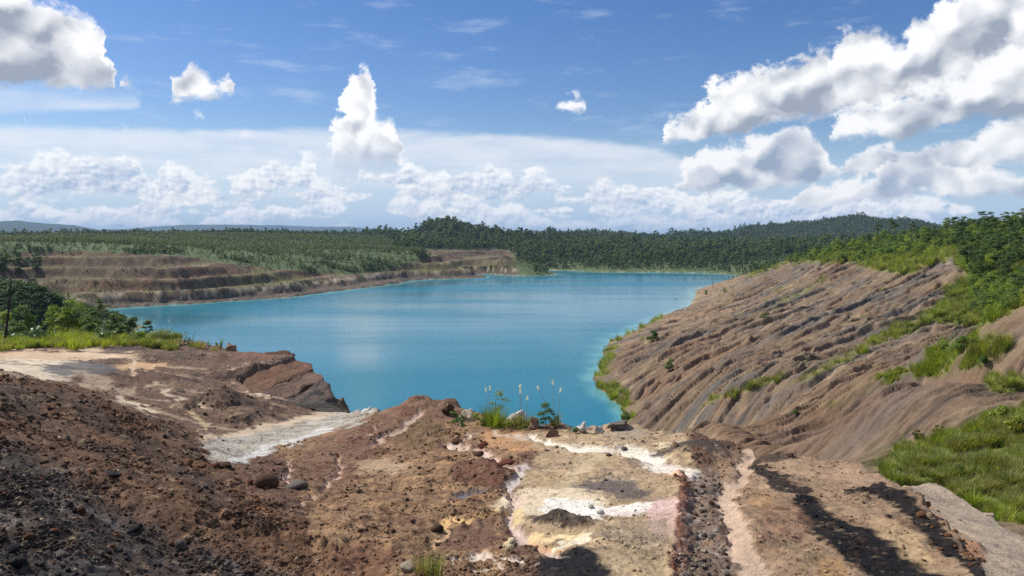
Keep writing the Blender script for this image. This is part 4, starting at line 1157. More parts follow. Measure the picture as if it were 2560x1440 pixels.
# ---- scattering: one object whose points carry instances
def gn_scatter(name, P, scale, rot, idx, meshes, tint=None, **props):
    col = bpy.data.collections.new(name + '_kinds')
    for i, me in enumerate(meshes):
        o = bpy.data.objects.new('%s_kind_%02d' % (name, i), me)
        col.objects.link(o)
    me = bpy.data.meshes.new(name)
    n = len(P)
    me.vertices.add(n); me.vertices.foreach_set('co', np.ascontiguousarray(P, np.float32).ravel())
    def attr(nm, typ, key, arr):
        a = me.attributes.new(nm, typ, 'POINT'); a.data.foreach_set(key, np.ascontiguousarray(arr).ravel())
    attr('scl', 'FLOAT', 'value', np.asarray(scale, np.float32))
    attr('rot', 'FLOAT_VECTOR', 'vector', np.asarray(rot, np.float32))
    attr('idx', 'INT', 'value', np.asarray(idx, np.int32))
    if tint is not None:
        t = np.ones((n, 4), np.float32); t[:, :3] = tint
        attr('tint', 'FLOAT_COLOR', 'color', t)
    ng = bpy.data.node_groups.new(name + '_scatter', 'GeometryNodeTree')
    ng.interface.new_socket('Geometry', in_out='INPUT', socket_type='NodeSocketGeometry')
    ng.interface.new_socket('Geometry', in_out='OUTPUT', socket_type='NodeSocketGeometry')
    gi, go = ng.nodes.new('NodeGroupInput'), ng.nodes.new('NodeGroupOutput')
    ip = ng.nodes.new('GeometryNodeInstanceOnPoints')
    ci = ng.nodes.new('GeometryNodeCollectionInfo')
    ci.inputs['Collection'].default_value = col
    ci.inputs['Separate Children'].default_value = True
    ci.inputs['Reset Children'].default_value = True
    def na(nm, typ):
        k = ng.nodes.new('GeometryNodeInputNamedAttribute'); k.data_type = typ; k.inputs['Name'].default_value = nm
        return [s for s in k.outputs if s.enabled and s.name == 'Attribute'][0]
    e2r = ng.nodes.new('FunctionNodeEulerToRotation')
    L = ng.links.new
    L(gi.outputs[0], ip.inputs['Points']); L(ci.outputs[0], ip.inputs['Instance'])
    ip.inputs['Pick Instance'].default_value = True
    L(na('idx', 'INT'), ip.inputs['Instance Index'])
    L(na('rot', 'FLOAT_VECTOR'), e2r.inputs[0]); L(e2r.outputs[0], ip.inputs['Rotation'])
    L(na('scl', 'FLOAT'), ip.inputs['Scale'])
    L(ip.outputs[0], go.inputs[0])
    ob = link(name, me, **props)
    md = ob.modifiers.new('scatter', 'NODES'); md.node_group = ng
    return ob

# visible weight of every grid vertex (so that points go where there is something to see)
_run = np.minimum.accumulate(_PYG, axis=0)
VIS = np.zeros_like(_PYG)
VIS[1:] = np.clip(_run[:-1] - _PYG[1:], 0, 40)
VIS *= (np.abs(_PXG - CX) < 1500) & (_PYG < 1500)
def sample(weight, n, rng, jitter=1.0):
    w = weight.ravel()
    k = rng.choice(w.size, n, p=w / w.sum())
    i, j = np.unravel_index(k, weight.shape)
    dr = np.gradient(RR)[i]
    r = RR[i] + rng.uniform(-0.5, 0.5, n) * dr * jitter
    a = AZ[j] + rng.uniform(-0.5, 0.5, n) * (AZ[1] - AZ[0]) * jitter
    x, y = r * np.sin(a), r * np.cos(a)
    return np.stack([x, y, ground_z(x, y)], -1), i, j

# ---- forest masses
def build_forest():
    rng = np.random.default_rng(3)
    M_JUNGLE2 = leaf_material('jungle_leaf_light', (0.085, 0.140, 0.048), (0.150, 0.190, 0.075))
    jung = [merged_tree('jungle_tree_%d' % k, *make_tree(50 + k, 10.0, sp, tf, nl, 320, 0.55, 0.75, 0.40, 0.016), M_JUNGLE2 if k in (1, 5) else M_JUNGLE, M_BARK_P) for k, (sp, tf, nl) in enumerate([(3.2, 0.30, 9), (2.5, 0.28, 8), (3.8, 0.42, 9), (2.0, 0.35, 7), (2.2, 0.55, 6), (3.4, 0.25, 10), (2.6, 0.2, 8)])]
    plan = [merged_tree('plantation_tree_%d' % k, *make_tree(70 + k, 6.0, sp, 0.22, nl, 190, 0.40, 0.8, 0.42, 0.012), M_PLANT, M_BARK_P) for k, (sp, nl) in enumerate([(2.2, 8), (1.7, 7), (2.6, 9)])]
    dark = [merged_tree('bush_tree_%d' % k, *make_tree(90 + k, 4.0, sp, 0.12, nl, 180, 0.34, 0.8, 0.45, 0.012), M_RIDGE_D, M_BARK) for k, (sp, nl) in enumerate([(2.0, 8), (1.6, 7)])]
    # horizon of the ground for each direction, to leave out what no step aside could show
    angle = GZ / gr
    hor = np.maximum.accumulate(angle, axis=0)
    def cand(n, r0, r1):
        r = np.sqrt(rng.uniform(r0 * r0, r1 * r1, n)); a = rng.uniform(-R(39), R(39), n)
        x, y = r * np.sin(a), r * np.cos(a)
        return r, x, y, ground_z(x, y)
    bench = lambda x, y: grid_val(T['bench'], x, y)
    def shown(r, x, y, z, h, slack=0.0035): return (z + h) / r > grid_val(hor, x, y) - slack
    # plantation
    r, x, y, z = cand(52000, 430, 1350)
    px, _ = to_px(np.stack([x, y, z], -1))
    nz = fbm2(x / 55, y / 55, 3, 301)
    k = (z > WATER + 4.5) & (bench(x, y) < 0.35 * rng.uniform(0.3, 1.9, len(r))) & ((px < 1010 + 60 * nz) | ((px < 1335) & (r < 900))) & shown(r, x, y, z, 5) & (rng.uniform(size=len(r)) < 0.62 + 0.5 * nz)
    x, y, z, nz = x[k], y[k], z[k], nz[k]
    P = np.stack([x, y, z], -1); n = len(P)
    rr_ = np.hypot(x, y)
    sc = rng.uniform(0.45, 1.05, n) * (1 + 0.3 * nz) * (0.55 + 0.45 * smooth(rr_, 560, 820))
    gn_scatter('plantation_trees', P, sc, np.stack([rng.normal(0, .06, n), rng.normal(0, .06, n), rng.uniform(0, 6.28, n)], -1), rng.integers(0, 3, n), plan, kind='stuff', label='pale green young trees covering the flat land beyond the left shore')
    print('plantation', n)
    # dark jungle
    r, x, y, z = cand(60000, 560, 1500)
    r2, x2, y2, z2 = cand(90000, 1500, 3000)
    r, x, y, z = (np.concatenate(q) for q in ((r, r2), (x, x2), (y, y2), (z, z2)))
    px, py = to_px(np.stack([x, y, z], -1))
    nz = fbm2(x / 90, y / 90, 3, 303)
    veg = grid_val(T['veg'], x, y)
    k = (z > WATER + 1.5) & (bench(x, y) < 0.3) & ((px > 1335) | (r > 900)) & ((px > 1000 + 80 * nz) | (r > 1330)) & shown(r, x, y, z, 10) & ~((x > 0) & (r < 640) & (veg < 0.6))
    k &= rng.uniform(size=len(r)) < np.where(r < 1000, 0.95, 0.8)
    x, y, z, nz, r = x[k], y[k], z[k], nz[k], r[k]
    P = np.stack([x, y, z - 0.3], -1); n = len(P)
    sc = rng.uniform(0.55, 1.25, n) * (1 + 0.25 * nz) * np.where(r > 1500, 1.1, 1.0) * np.where(rng.uniform(size=n) < 0.07, 1.5, 1) * (0.5 + 0.5 * smooth(r, 830, 980)) * np.where((r > 1330) & (x / y < -0.2), 0.7, 1.0) * (0.75 + 0.5 * smooth(fbm2(x / 45, y / 45, 3, 307), -0.4, 0.4))
    gn_scatter('jungle_trees', P, sc, np.stack([rng.normal(0, .06, n), rng.normal(0, .06, n), rng.uniform(0, 6.28, n)], -1), np.where(rng.uniform(size=n) < smooth(fbm2(x / 70, y / 70, 3, 309), -0.25, 0.45), rng.choice([1, 5, 1, 6], n), rng.choice([0, 2, 3, 4, 6], n)), jung, kind='stuff', label='dark green jungle covering the hills behind the lake')
    print('jungle', n)
    # bushes on the benches and the near edge of the plantation
    w = VIS * ((T['cls'] == 0) & (GXX < 5) & (gr > 240) & (gr < 900) & (GZ > WATER + 2)) * (0.05 + 0.9 * smooth(fbm2(GXX / 35, GYY / 35, 3, 305), 0.02, 0.35)) * (1 - 0.85 * T['riser']) * np.where(T['bench'] > 0.3, 0.35 + 0.9 * smooth(-GZ, 25, 30), 1.0)
    w = w + w.max() * 0.004 * ((T['cls'] == 0) & (GXX < -50) & (gr > 85) & (gr < 430) & (GZ > WATER + 1.5)) * gr / 200
    P, i, j = sample(w, 7500, rng); n = len(P)
    sc = rng.uniform(0.18, 0.6, n) * np.where(T['bench'][i, j] > 0.3, 0.6, 1.25)
    gn_scatter('bench_bushes', P, sc, np.stack([np.zeros(n), np.zeros(n), rng.uniform(0, 6.28, n)], -1), rng.integers(0, 2, n), dark, kind='stuff', label='low dark bushes growing on the mined benches across the lake')
build_forest()

# ------------------------------------------------------------------ single trees and bushes
def put_tree(name, meshes, label, cat, group, p, scale, rz):
    e = link(name, None, label=label, cat=cat, group=group, loc=p, rot=(0, 0, rz), scale=scale)
    link('trunk', meshes[0], e)
    link('crown', meshes[1], e)
    return e

def build_ridge():
    rng = np.random.default_rng(21)
    kinds = []
    for k, (sp, tf, nl, nleaf, ls, fl, lr, m) in enumerate([(2.9, 0.30, 12, 1900, 0.17, 0.45, 0.36, M_RIDGE), (2.4, 0.25, 11, 1700, 0.16, 0.75, 0.40, M_RIDGE), (3.3, 0.45, 12, 1900, 0.18, 0.32, 0.36, M_RIDGE_D), (2.1, 0.2, 10, 1500, 0.16, 0.9, 0.44, M_RIDGE_D), (2.6, 0.22, 11, 1700, 0.19, 0.6, 0.40, M_BANK)]):
        kinds.append(tree_meshes('ridge_tree_%d' % k, *make_tree(120 + k, 7.0, sp, tf, nl, nleaf, ls, fl, lr, 0.014), m, M_BARK_P))
    # crown zone on the right-hand ridge, in photo pixels of the trees' feet
    zone = [(1965, 668), (2050, 640), (2130, 640), (2210, 636), (2300, 618), (2360, 606), (2392, 628), (2420, 690), (2470, 705), (2560, 740), (2680, 760), (2680, 560), (2400, 575), (2200, 590), (2050, 610), (1990, 640)]
    w = (VIS + 0.15 * (VIS > 0)) * ((T['cls'] == 0) & (GXX > 60) & (gr > 110) & (gr < 620))
    m = np.zeros_like(w); q = w > 0
    m[q] = poly_dist(_PXG[q], _PYG[q], zone) < 0
    P, i, j = sample(w * m, 1600, rng)
    keep = []
    for p in P:
        d = math.hypot(p[0], p[1])
        if all((p[0] - a[0]) ** 2 + (p[1] - a[1]) ** 2 > (1.5 + d * 0.0085) ** 2 for a in keep): keep.append(p)
        if len(keep) >= 230: break
    keep.sort(key=lambda p: -math.hypot(p[0], p[1]))
    for p in keep:
        d = math.hypot(p[0], p[1])
        k = int(rng.integers(0, 5))
        ppx, ppy = to_px(np.array(p))
        dark = ppx > 2380
        if dark: k = int(rng.choice([0, 2, 3, 2, 1]))
        sc = rng.uniform(0.55, 1.0) * (0.95 + d * 0.0006) * (0.85 if dark else 0.8)
        look = ('flat-layered green tree', 'rounded green tree', 'flat-topped dark tree', 'dense dark rounded tree', 'light olive tree')[k]
        place = 'at the far left end of the right-hand ridge' if ppx < 2090 else 'on the ridge above the middle of the bare slope' if ppx < 2250 else 'on the ridge behind the bright grass tongue' if ppx < 2395 else 'in the thick wood above the right end of the slope' if ppy < 660 else 'in the green cover below the wood on the right'
        put_tree('broadleaf_tree', kinds[k], look + ' ' + place, 'tree', look + 's ' + place, p - np.array([0, 0, 0.2]), sc, rng.uniform(0, 6.28))
    print('ridge trees', len(keep))
    # taller ones against the sky
    tall = [tree_meshes('tall_tree_%d' % k, *make_tree(140 + k, 10.0, sp, tf, 9, 1500, 0.2, 0.5, 0.36, 0.013), M_RIDGE_D, M_BARK_P) for k, (sp, tf) in enumerate([(2.6, 0.5), (1.9, 0.55), (3.0, 0.6)])]
    for (px, foot, top, Y, k, lab) in [
            (2402, 610, 536, 215, 2, 'tallest tree on the right-hand ridge, its layered crown against the sky'), (2448, 606, 541, 205, 0, 'smaller tall tree just right of the tallest one on the ridge'),
            (2232, 612, 545, 330, 2, 'flat-crowned tall tree standing before the far wooded mountain'), (2202, 612, 548, 345, 1, 'slender tall tree left of the flat-crowned one before the mountain'),
            (2282, 612, 548, 310, 1, 'slender tree on the ridge right of the flat-crowned tree'), (2362, 606, 554, 260, 1, 'slender tree on the ridge between the flat-crowned and tallest trees'), (2068, 640, 582, 420, 0, 'dark rounded tree at the left end of the right-hand ridge'),
            (2520, 596, 534, 190, 0, 'broad dark tree at the right end of the ridge skyline'), (2475, 600, 540, 200, 2, 'wide tree behind the smaller tall tree on the ridge')]:
        p = at(px, foot, Y); p[2] = ground_z(p[0], p[1])[0]
        topz = at(px, top, Y)[2]
        put_tree('tall_tree', tall[k], lab, 'tree', None, p - np.array([0, 0, 0.3]), max(0.4, (topz - p[2]) / 10.0), rng.uniform(0, 6.28))
    # low cover between and below the trees: uncountable
    sh = [merged_tree('cover_%d' % k, *make_tree(160 + k, 2.2, 1.35, 0.05, 8, 420, 0.14, 0.75, 0.5, 0.012), mm, M_BARK) for k, mm in enumerate([M_RIDGE, M_BANK, M_RIDGE_D, M_GRASS])]
    w = VIS * ((T['cls'] == 0) & (GXX > 10) & (gr > 24) & (gr < 640)) * smooth(T['veg'], 0.55, 0.9) * (GZ > WATER + 6) * np.where(fbm2(GXX / 16, GYY / 16, 3, 401) > -0.05, 1, 0.12)
    up = np.zeros_like(w); q = w > 0
    up[q] = poly_dist(_PXG[q], _PYG[q], [(1880, 700), (2040, 655), (2190, 650), (2330, 640), (2400, 620), (2420, 690), (2440, 740), (2420, 790), (2700, 800), (2700, 500), (1900, 500)]) < 0
    P, i, j = sample(w * (0.22 + up), 3000, rng); n = len(P)
    sc = rng.uniform(0.4, 1.0, n) * np.clip(gr[i, j] / 170, 0.16, 1.5) * np.where(up[i, j] > 0, 1, 0.6)
    gn_scatter('undergrowth', P, sc, np.stack([np.zeros(n), np.zeros(n), rng.uniform(0, 6.28, n)], -1), rng.choice([0, 1, 2, 3], n, p=[.35, .3, .2, .15]), sh, kind='stuff', label='green undergrowth between the trees of the right-hand ridge')
    # grass on the right-hand slope and along the water
    tf = [tuft_mesh('slope_tuft_%d' % k, 180 + k, 42, 0.9, 0.9, 0.022, mm, 0.6) for k, mm in enumerate([M_GRASS, M_GRASS_O, M_GRASS_D, M_GRASS_O])]
    w = VIS * ((T['cls'] == 0) & (GXX > 3) & (gr > 14) & (gr < 640)) * smooth(T['veg'], 0.25, 0.8) * (0.08 + smooth(fbm2(GXX / 1.8, GYY / 1.8, 4, 407), -0.3, 0.2))
    P, i, j = sample(w, 15000, rng); n = len(P)
    sc = rng.uniform(0.5, 1.3, n) * np.clip(0.24 + gr[i, j] / 140, 0.3, 2.2)
    nz = fbm2(P[:, 0] / 9, P[:, 1] / 9, 3, 403)
    pick_ = np.clip(np.floor(1.3 + nz * 3.2 + rng.normal(0, 0.9, n)), 0, 3).astype(int)
    sc = sc * (0.55 + 0.9 * smooth(fbm2(P[:, 0] / 2.2, P[:, 1] / 2.2, 3, 405), -0.35, 0.4))
    gn_scatter('slope_grass', P, sc, np.stack([rng.normal(0, .1, n), rng.normal(0, .1, n), rng.uniform(0, 6.28, n)], -1), pick_, tf, kind='stuff', label='olive and green grass on the right-hand slope and shore')
    return sh, tf
COVER, TUFTS = build_ridge()

def build_far_trees():
    """trees that stand out singly across the lake"""
    rng = np.random.default_rng(31)
    em = [tree_meshes('emergent_%d' % k, *make_tree(200 + k, 10.0, sp, tf, 6, 320, 0.42, 0.6, 0.42, 0.014), M_JUNGLE, M_BARK_P) for k, (sp, tf) in enumerate([(1.6, 0.62), (2.2, 0.55), (1.3, 0.4)])]
    spots = [(10, 590, 572, 1450), (35, 590, 570, 1450), (66, 588, 566, 1450), (126, 588, 567, 1450), (163, 588, 569, 1450), (177, 592, 567, 1450), (955, 600, 584, 1230), (968, 598, 576, 1230), (983, 597, 572, 1240), (1000, 597, 580, 1240), (925, 602, 586, 1230),
             (1056, 578, 560, 1270), (1066, 574, 558, 1270), (1088, 566, 549, 1270), (1108, 563, 547, 1270), (1128, 563, 547, 1270), (1150, 570, 556, 1270), (1168, 576, 561, 1270), (1196, 584, 570, 1270), (1222, 590, 574, 1270), (1445, 594, 576, 1600), (1490, 594, 580, 1600), (1530, 596, 579, 1600), (1310, 595, 578, 1600),
             (880, 604, 588, 1150), (820, 604, 586, 1150), (690, 602, 584, 1100), (1620, 602, 585, 1600), (1680, 602, 584, 1700), (1840, 588, 574, 2400), (1900, 574, 561, 2400), (2010, 564, 550, 2400), (2085, 556, 543, 2400), (2320, 570, 553, 2300)]
    for n_, (px, foot, top, Y) in enumerate(spots):
        p = at(px, foot, Y)
        p[2] = ground_z(p[0], p[1])[0]
        h = max(7.0, at(px, top, Y)[2] - p[2])
        hill = 'the wooded hill in the middle distance' if 1040 < px < 1240 else 'the far wooded mountain' if px > 1800 else 'the skyline left of the lake' if px < 900 else 'the skyline beside the wooded hill'
        same = sorted(q[0] for q in spots if ('mid' if 1040 < q[0] < 1240 else 'mt' if q[0] > 1800 else 'l' if q[0] < 900 else 'b') == ('mid' if 1040 < px < 1240 else 'mt' if px > 1800 else 'l' if px < 900 else 'b'))
        nth = ('first', 'second', 'third', 'fourth', 'fifth', 'sixth', 'seventh', 'eighth', 'ninth', 'tenth', 'eleventh', 'twelfth')[same.index(px)]
        put_tree('emergent_tree', em[n_ % 3], nth + ' tall tree from the left rising above ' + hill, 'tree', 'tall trees on ' + hill, p, h / 10.0, rng.uniform(0, 6.28))
    # thick clump at the left edge, above the bushes of the bank
    ck = [tree_meshes('clump_tree_%d' % k, *make_tree(220 + k, 9.0, sp, 0.2, 11, 1000, 0.36, 0.75, 0.40, 0.014), M_RIDGE_D if k != 1 else M_RIDGE, M_BARK) for k, sp in enumerate([3.2, 2.6, 3.8])]
    w = VIS * ((T['cls'] == 0) & (gr > 380) & (gr < 560) & (GZ > WATER + 4))
    q = w > 0; m = np.zeros_like(w)
    m[q] = poly_dist(_PXG[q], _PYG[q], [(-160, 650), (60, 645), (108, 652), (100, 684), (60, 690), (-160, 690)]) < 0
    P, i, j = sample(w * m, 400, rng)
    keep = []
    for p in P:
        if all((p[0] - a[0]) ** 2 + (p[1] - a[1]) ** 2 > 20 for a in keep): keep.append(p)
        if len(keep) >= 70: break
    for p in keep:
        put_tree('clump_tree', ck[int(rng.integers(0, 3))], 'dark tree in the thick clump at the left end of the benches', 'tree', 'trees at the left end of the benches', p - np.array([0, 0, 0.3]), rng.uniform(0.8, 1.35), rng.uniform(0, 6.28))
    print('clump', len(keep))
build_far_trees()

def build_left_bank():
    rng = np.random.default_rng(41)
    def foot(px, py, Y):
        p = at(px, py, Y); p[2] = ground_z(p[0], p[1])[0]; return p
    # (column, row of foot, row of top, distance, spread, trunk, flat, leaf, leaf material, label)
    for n_, (px, py, top, Y, sp, tf, nl, fl, lr, ls, nf, mat, lab) in enumerate([
            (72, 838, 742, 70, 1.35, 0.10, 12, 0.85, 0.50, 0.075, 3200, M_BANK_D, 'nearly black rounded bush at the left of the bank above the bright grass'),
            (195, 838, 731, 72, 1.9, 0.12, 15, 0.75, 0.42, 0.065, 4200, M_BANK, 'tallest olive bush with small leaves in the middle of the left bank'),
            (135, 836, 748, 74, 1.3, 0.12, 11, 0.8, 0.45, 0.065, 2800, M_BANK, 'olive bush between the black bush and the tallest one on the left bank'),
            (255, 836, 737, 69, 0.95, 0.55, 9, 0.35, 0.42, 0.085, 1300, M_RIDGE, 'small umbrella-shaped tree with a bare stem on the left bank'),
            (288, 842, 770, 67, 1.1, 0.08, 10, 0.8, 0.48, 0.085, 2400, M_RIDGE, 'leafy green bush below the umbrella-shaped tree'),
            (330, 846, 783, 68, 1.0, 0.08, 10, 0.8, 0.48, 0.07, 2200, M_RIDGE_D, 'dark green bush above the lake on the left bank'),
            (366, 850, 794, 69, 0.75, 0.08, 8, 0.8, 0.48, 0.06, 1500, M_RIDGE_D, 'small dark bush nearest the lake on the left bank'),
            (40, 846, 790, 66, 1.2, 0.05, 10, 0.7, 0.48, 0.09, 1700, M_RIDGE, 'low green bush beside the leaning bare stem'),
            (400, 872, 818, 62, 1.7, 0.03, 13, 0.75, 0.42, 0.06, 2600, M_GRASS_D, 'broad olive hump of bushy growth above the dark bank nearest the lake'),
            (430, 872, 838, 62, 1.0, 0.03, 9, 0.8, 0.45, 0.05, 1500, M_BANK, 'low rounded bush at the lake end of the olive hump'),
            (345, 866, 826, 63, 1.2, 0.03, 9, 0.7, 0.45, 0.06, 1700, M_BANK, 'yellow-green bush left of the olive hump on the bank'),
            (225, 858, 800, 65, 1.0, 0.05, 9, 0.8, 0.45, 0.07, 1600, M_BANK_D, 'dark bush in the grass below the tallest olive bush'),
            (160, 842, 756, 71, 1.2, 0.10, 11, 0.75, 0.42, 0.07, 2600, M_BANK, 'rounded olive bush left of the tallest one'),
            (232, 838, 752, 71, 1.1, 0.10, 10, 0.75, 0.42, 0.07, 2200, M_RIDGE, 'green bush between the tallest olive bush and the umbrella-shaped tree'),
            (10, 836, 770, 74, 1.2, 0.05, 10, 0.7, 0.48, 0.08, 1800, M_BANK, 'olive bush at the left edge behind the leaning bare stem')]):
        p = foot(px, py, Y)
        h = max(0.9, at(px, top, Y)[2] - p[2] - sp * lr * fl * 1.1); sp = sp * 0.85
        ms = tree_meshes('bank_bush_%d' % n_, *make_tree(300 + n_, h, sp, tf, nl, nf, ls, fl, lr, 0.012), mat, M_BARK)
        put_tree('bush', ms, lab, 'bush', None, p, 1.0, rng.uniform(0, 6.28))
    # shrubs with big pale leaves
    def leafy(name, seed, h, w, n, ls, mat):
        r2 = np.random.default_rng(seed)
        stems, C, N = [], [], []
        for k in range(max(4, n // 9)):
            a = r2.uniform(0, 6.28); rad = w * math.sqrt(r2.uniform(0, 1))
            tip = np.array([math.cos(a) * rad, math.sin(a) * rad, h * r2.uniform(0.5, 1.0)])
            b = tip * np.array([0.25, 0.25, 0]) + np.array([0, 0, -0.1])
            stems.append(tube([b, (b + tip) / 2 + np.array([0, 0, 0.1 * h]), tip], [0.018, 0.013, 0.006], 5))
            for q in range(9):
                t = r2.uniform(0.35, 1.05)
                C.append(b + (tip - b) * t + r2.normal(size=3) * ls * 0.9); N.append(r2.normal(size=3) * 0.6 + np.array([0, 0, 0.8]))
        s = join(stems)
        return mesh_np(name + '_stems', s[0], s[1], [M_BARK]), mesh_np(name + '_leaves', *leaves(np.array(C), np.array(N), ls, r2, 0.7, 0.4), [mat], smooth_=False)
    for n_, (px, py, Y, h, w, n, ls, lab) in enumerate([(100, 850, 64, 1.3, 1.5, 220, 0.15, 'shrub with big pale glossy leaves left of the tall bright grass'), (60, 856, 63, 1.0, 1.0, 140, 0.14, 'lower shrub with pale glossy leaves at the foot of the black bush'), (268, 850, 63, 1.2, 1.1, 190, 0.14, 'shrub with big pale leaves under the umbrella-shaped tree'),
                                              (240, 842, 66, 1.5, 1.0, 170, 0.15, 'pale-leaved shrub behind the bright grass in the middle of the bank'), (345, 858, 64, 1.0, 1.0, 160, 0.12, 'yellow-green shrub above the olive grass bank')]):
        p = foot(px, py, Y)
        a, b = leafy('pale_shrub_%d' % n_, 340 + n_, h, w, n, ls, M_PALE)
        e = link('shrub', None, label=lab, cat='shrub', loc=p)
        link('stems', a, e); link('leaves', b, e)
    # small sprawling plants on the brink of the plateau
    for n_, (px, py, Y, h, w, n, ls, lab) in enumerate([(455, 872, 62, 1.0, 0.8, 60, 0.09, 'straggly green plant at the end of the grass bank'), (475, 868, 62, 1.15, 0.5, 36, 0.08, 'thin plant with arching stems against the lake'), (523, 874, 60, 0.8, 0.35, 30, 0.07, 'small upright plant on the brink beside the rock'),
                                              (548, 872, 59, 1.05, 0.35, 34, 0.10, 'small dark plant with drooping leaves against the lake')]):
        p = foot(px, py, Y)
        a, b = leafy('brink_plant_%d' % n_, 360 + n_, h, w, n, ls, M_RIDGE)
        e = link('plant', None, label=lab, cat='plant', loc=p)
        link('stems', a, e); link('leaves', b, e)
    # leaning bare stem at the left edge
    a, c = at(8, 846, 60), at(26, 700, 60)
    a[2] = ground_z(a[0], a[1])[0] - 0.2
    pts = [a + (c - a) * t + np.array([0.10 * math.sin(t * 3), 0, 0]) for t in np.linspace(0, 1, 7)]
    v, f = tube(pts, [0.10, 0.09, 0.085, 0.08, 0.07, 0.055, 0.03], 8)
    e = link('bare_stem', None, label='dark bare leaning tree stem at the left edge of the bank', cat='tree stem', loc=a)
    link('trunk', mesh_np('bare_stem', v - a, f, [M_BARK_D]), e)
    br = pts[5]
    v, f = join([tube([br, br + np.array([0.35, 0.1, 0.25])], [0.03, 0.012], 5), tube([pts[6], pts[6] + np.array([0.12, 0.0, 0.5])], [0.028, 0.008], 5)])
    link('twig', mesh_np('bare_twig', v - a, f, [M_BARK_D]), e)
    # grass of the bank
    tf = [tuft_mesh('bank_tuft_%d' % k, 380 + k, 60, 1.0, 0.8, 0.018, mm, 0.55) for k, mm in enumerate([M_GRASS, M_GRASS, M_GRASS_D, M_GRASS_O])]
    w = VIS * ((T['cls'] == 1) & (gr > 48) & (gr < 95))
    def region(poly):
        q = w > 0; m = np.zeros_like(w); m[q] = poly_dist(_PXG[q], _PYG[q], poly) < 0; return w * m
    A = region([(-200, 884), (0, 880), (60, 872), (130, 868), (190, 872), (230, 866), (310, 864), (330, 845), (-200, 840)])
    B = region([(320, 868), (345, 862), (370, 868), (440, 878), (450, 845), (330, 842)])
    P1, i1, j1 = sample(A, 900, rng)
    P2, i2, j2 = sample(B, 420, rng)
    P = np.concatenate([P1, P2]); n = len(P)
    ppx, ppy = to_px(P)
    hump = fbm2(P[:, 0] / 2.5, P[:, 1] / 2.5, 3, 471)
    sc = rng.uniform(0.45, 1.1, n) * (0.85 + 0.7 * hump) * np.where(ppx > 300, 0.85, 0.85) * np.where((ppx > 130) & (ppx < 230), 1.5, 1.0)
    sc = np.clip(sc, 0.25, 2)
    kind = np.where(np.arange(n) < len(P1), rng.choice([0, 1, 2, 3], n, p=[.40, .28, .18, .14]), rng.choice([2, 3, 0], n, p=[.5, .36, .14]))
    gn_scatter('bank_grass', P, sc, np.stack([rng.normal(0, .12, n), rng.normal(0, .12, n), rng.uniform(0, 6.28, n)], -1), kind, tf, kind='stuff', label='bright yellow-green tall grass on the left bank')
    # separate small clumps in front
    for n_, (px, py, Y, s, k, lab) in enumerate([(185, 874, 55, 0.75, 0, 'small bright grass clump in front of the tall grass of the bank'), (500, 880, 58, 0.8, 3, 'olive grass clump on the brink right of the bank'), (484, 878, 59, 0.7, 2, 'dark grass clump at the end of the left bank'), (535, 882, 57, 0.55, 3, 'low olive grass clump beside the brown rock on the brink')]):
        e = link('grass_clump', None, label=lab, cat='grass clump', loc=foot(px, py, Y), scale=s, rot=(0, 0, n_ * 1.3))
        for a in range(3):
            link('blades', tf[k], e, loc=(0.35 * math.cos(a * 2.1), 0.35 * math.sin(a * 2.1), 0), rot=(0, 0, a * 2.0))
build_left_bank()

# ------------------------------------------------------------------ loose stones and rock
def rock_arrays(seed, sub=2, jag=0.32, squash=(1, 1, 0.7), cuts=5):
    """broken stone: a sphere cut by random planes and roughened, base near z = -0.3"""
    import bmesh
    bm = bmesh.new()
    bmesh.ops.create_icosphere(bm, subdivisions=sub, radius=1.0)
    v = np.array([q.co[:] for q in bm.verts]); f = np.array([[q.index for q in t.verts] for t in bm.faces])
    bm.free()
    rng = np.random.default_rng(seed)
    for k in range(cuts):
        n = rng.normal(size=3); n /= np.linalg.norm(n)
        d = rng.uniform(0.45, 0.8)
        over = np.maximum(v @ n - d * (0.8 if cuts > 8 else 1.0), 0)
        v -= over[:, None] * n * 0.9
    o = rng.uniform(0, 50, 3)
    w = perlin(v[:, 0] * 1.7 + o[0], v[:, 1] * 1.7 + v[:, 2] * 1.3 + o[1], seed) + 0.5 * perlin(v[:, 0] * 4 + o[2], v[:, 2] * 4 + v[:, 1] * 3, seed + 1)
    v = v * (1 + jag * w[:, None])
    return v * np.array(squash), f
def stone_material(name, col, var=0.3, scale=3.0, rough=0.95, bump=0.08):
    return plain_material(name, col, rough, scale, var, bump, 0.2)

M_CLOD = None
def clod_material():
    m, nt, b = new_mat('earth_clods')
    a = nd(nt, 'ShaderNodeAttribute', attribute_name='tint'); a.attribute_type = 'INSTANCER'
    tc = nd(nt, 'ShaderNodeTexCoord')
    c = mulcol(nt, a.outputs['Color'], noise_node(nt, tc.outputs['Object'], 3.0, 4, 0.6), 0.75, 1.25)
    nt.links.new(c, b.inputs['Base Color'])
    b.inputs['Roughness'].default_value = 0.95; b.inputs['Specular IOR Level'].default_value = 0.15
    return m

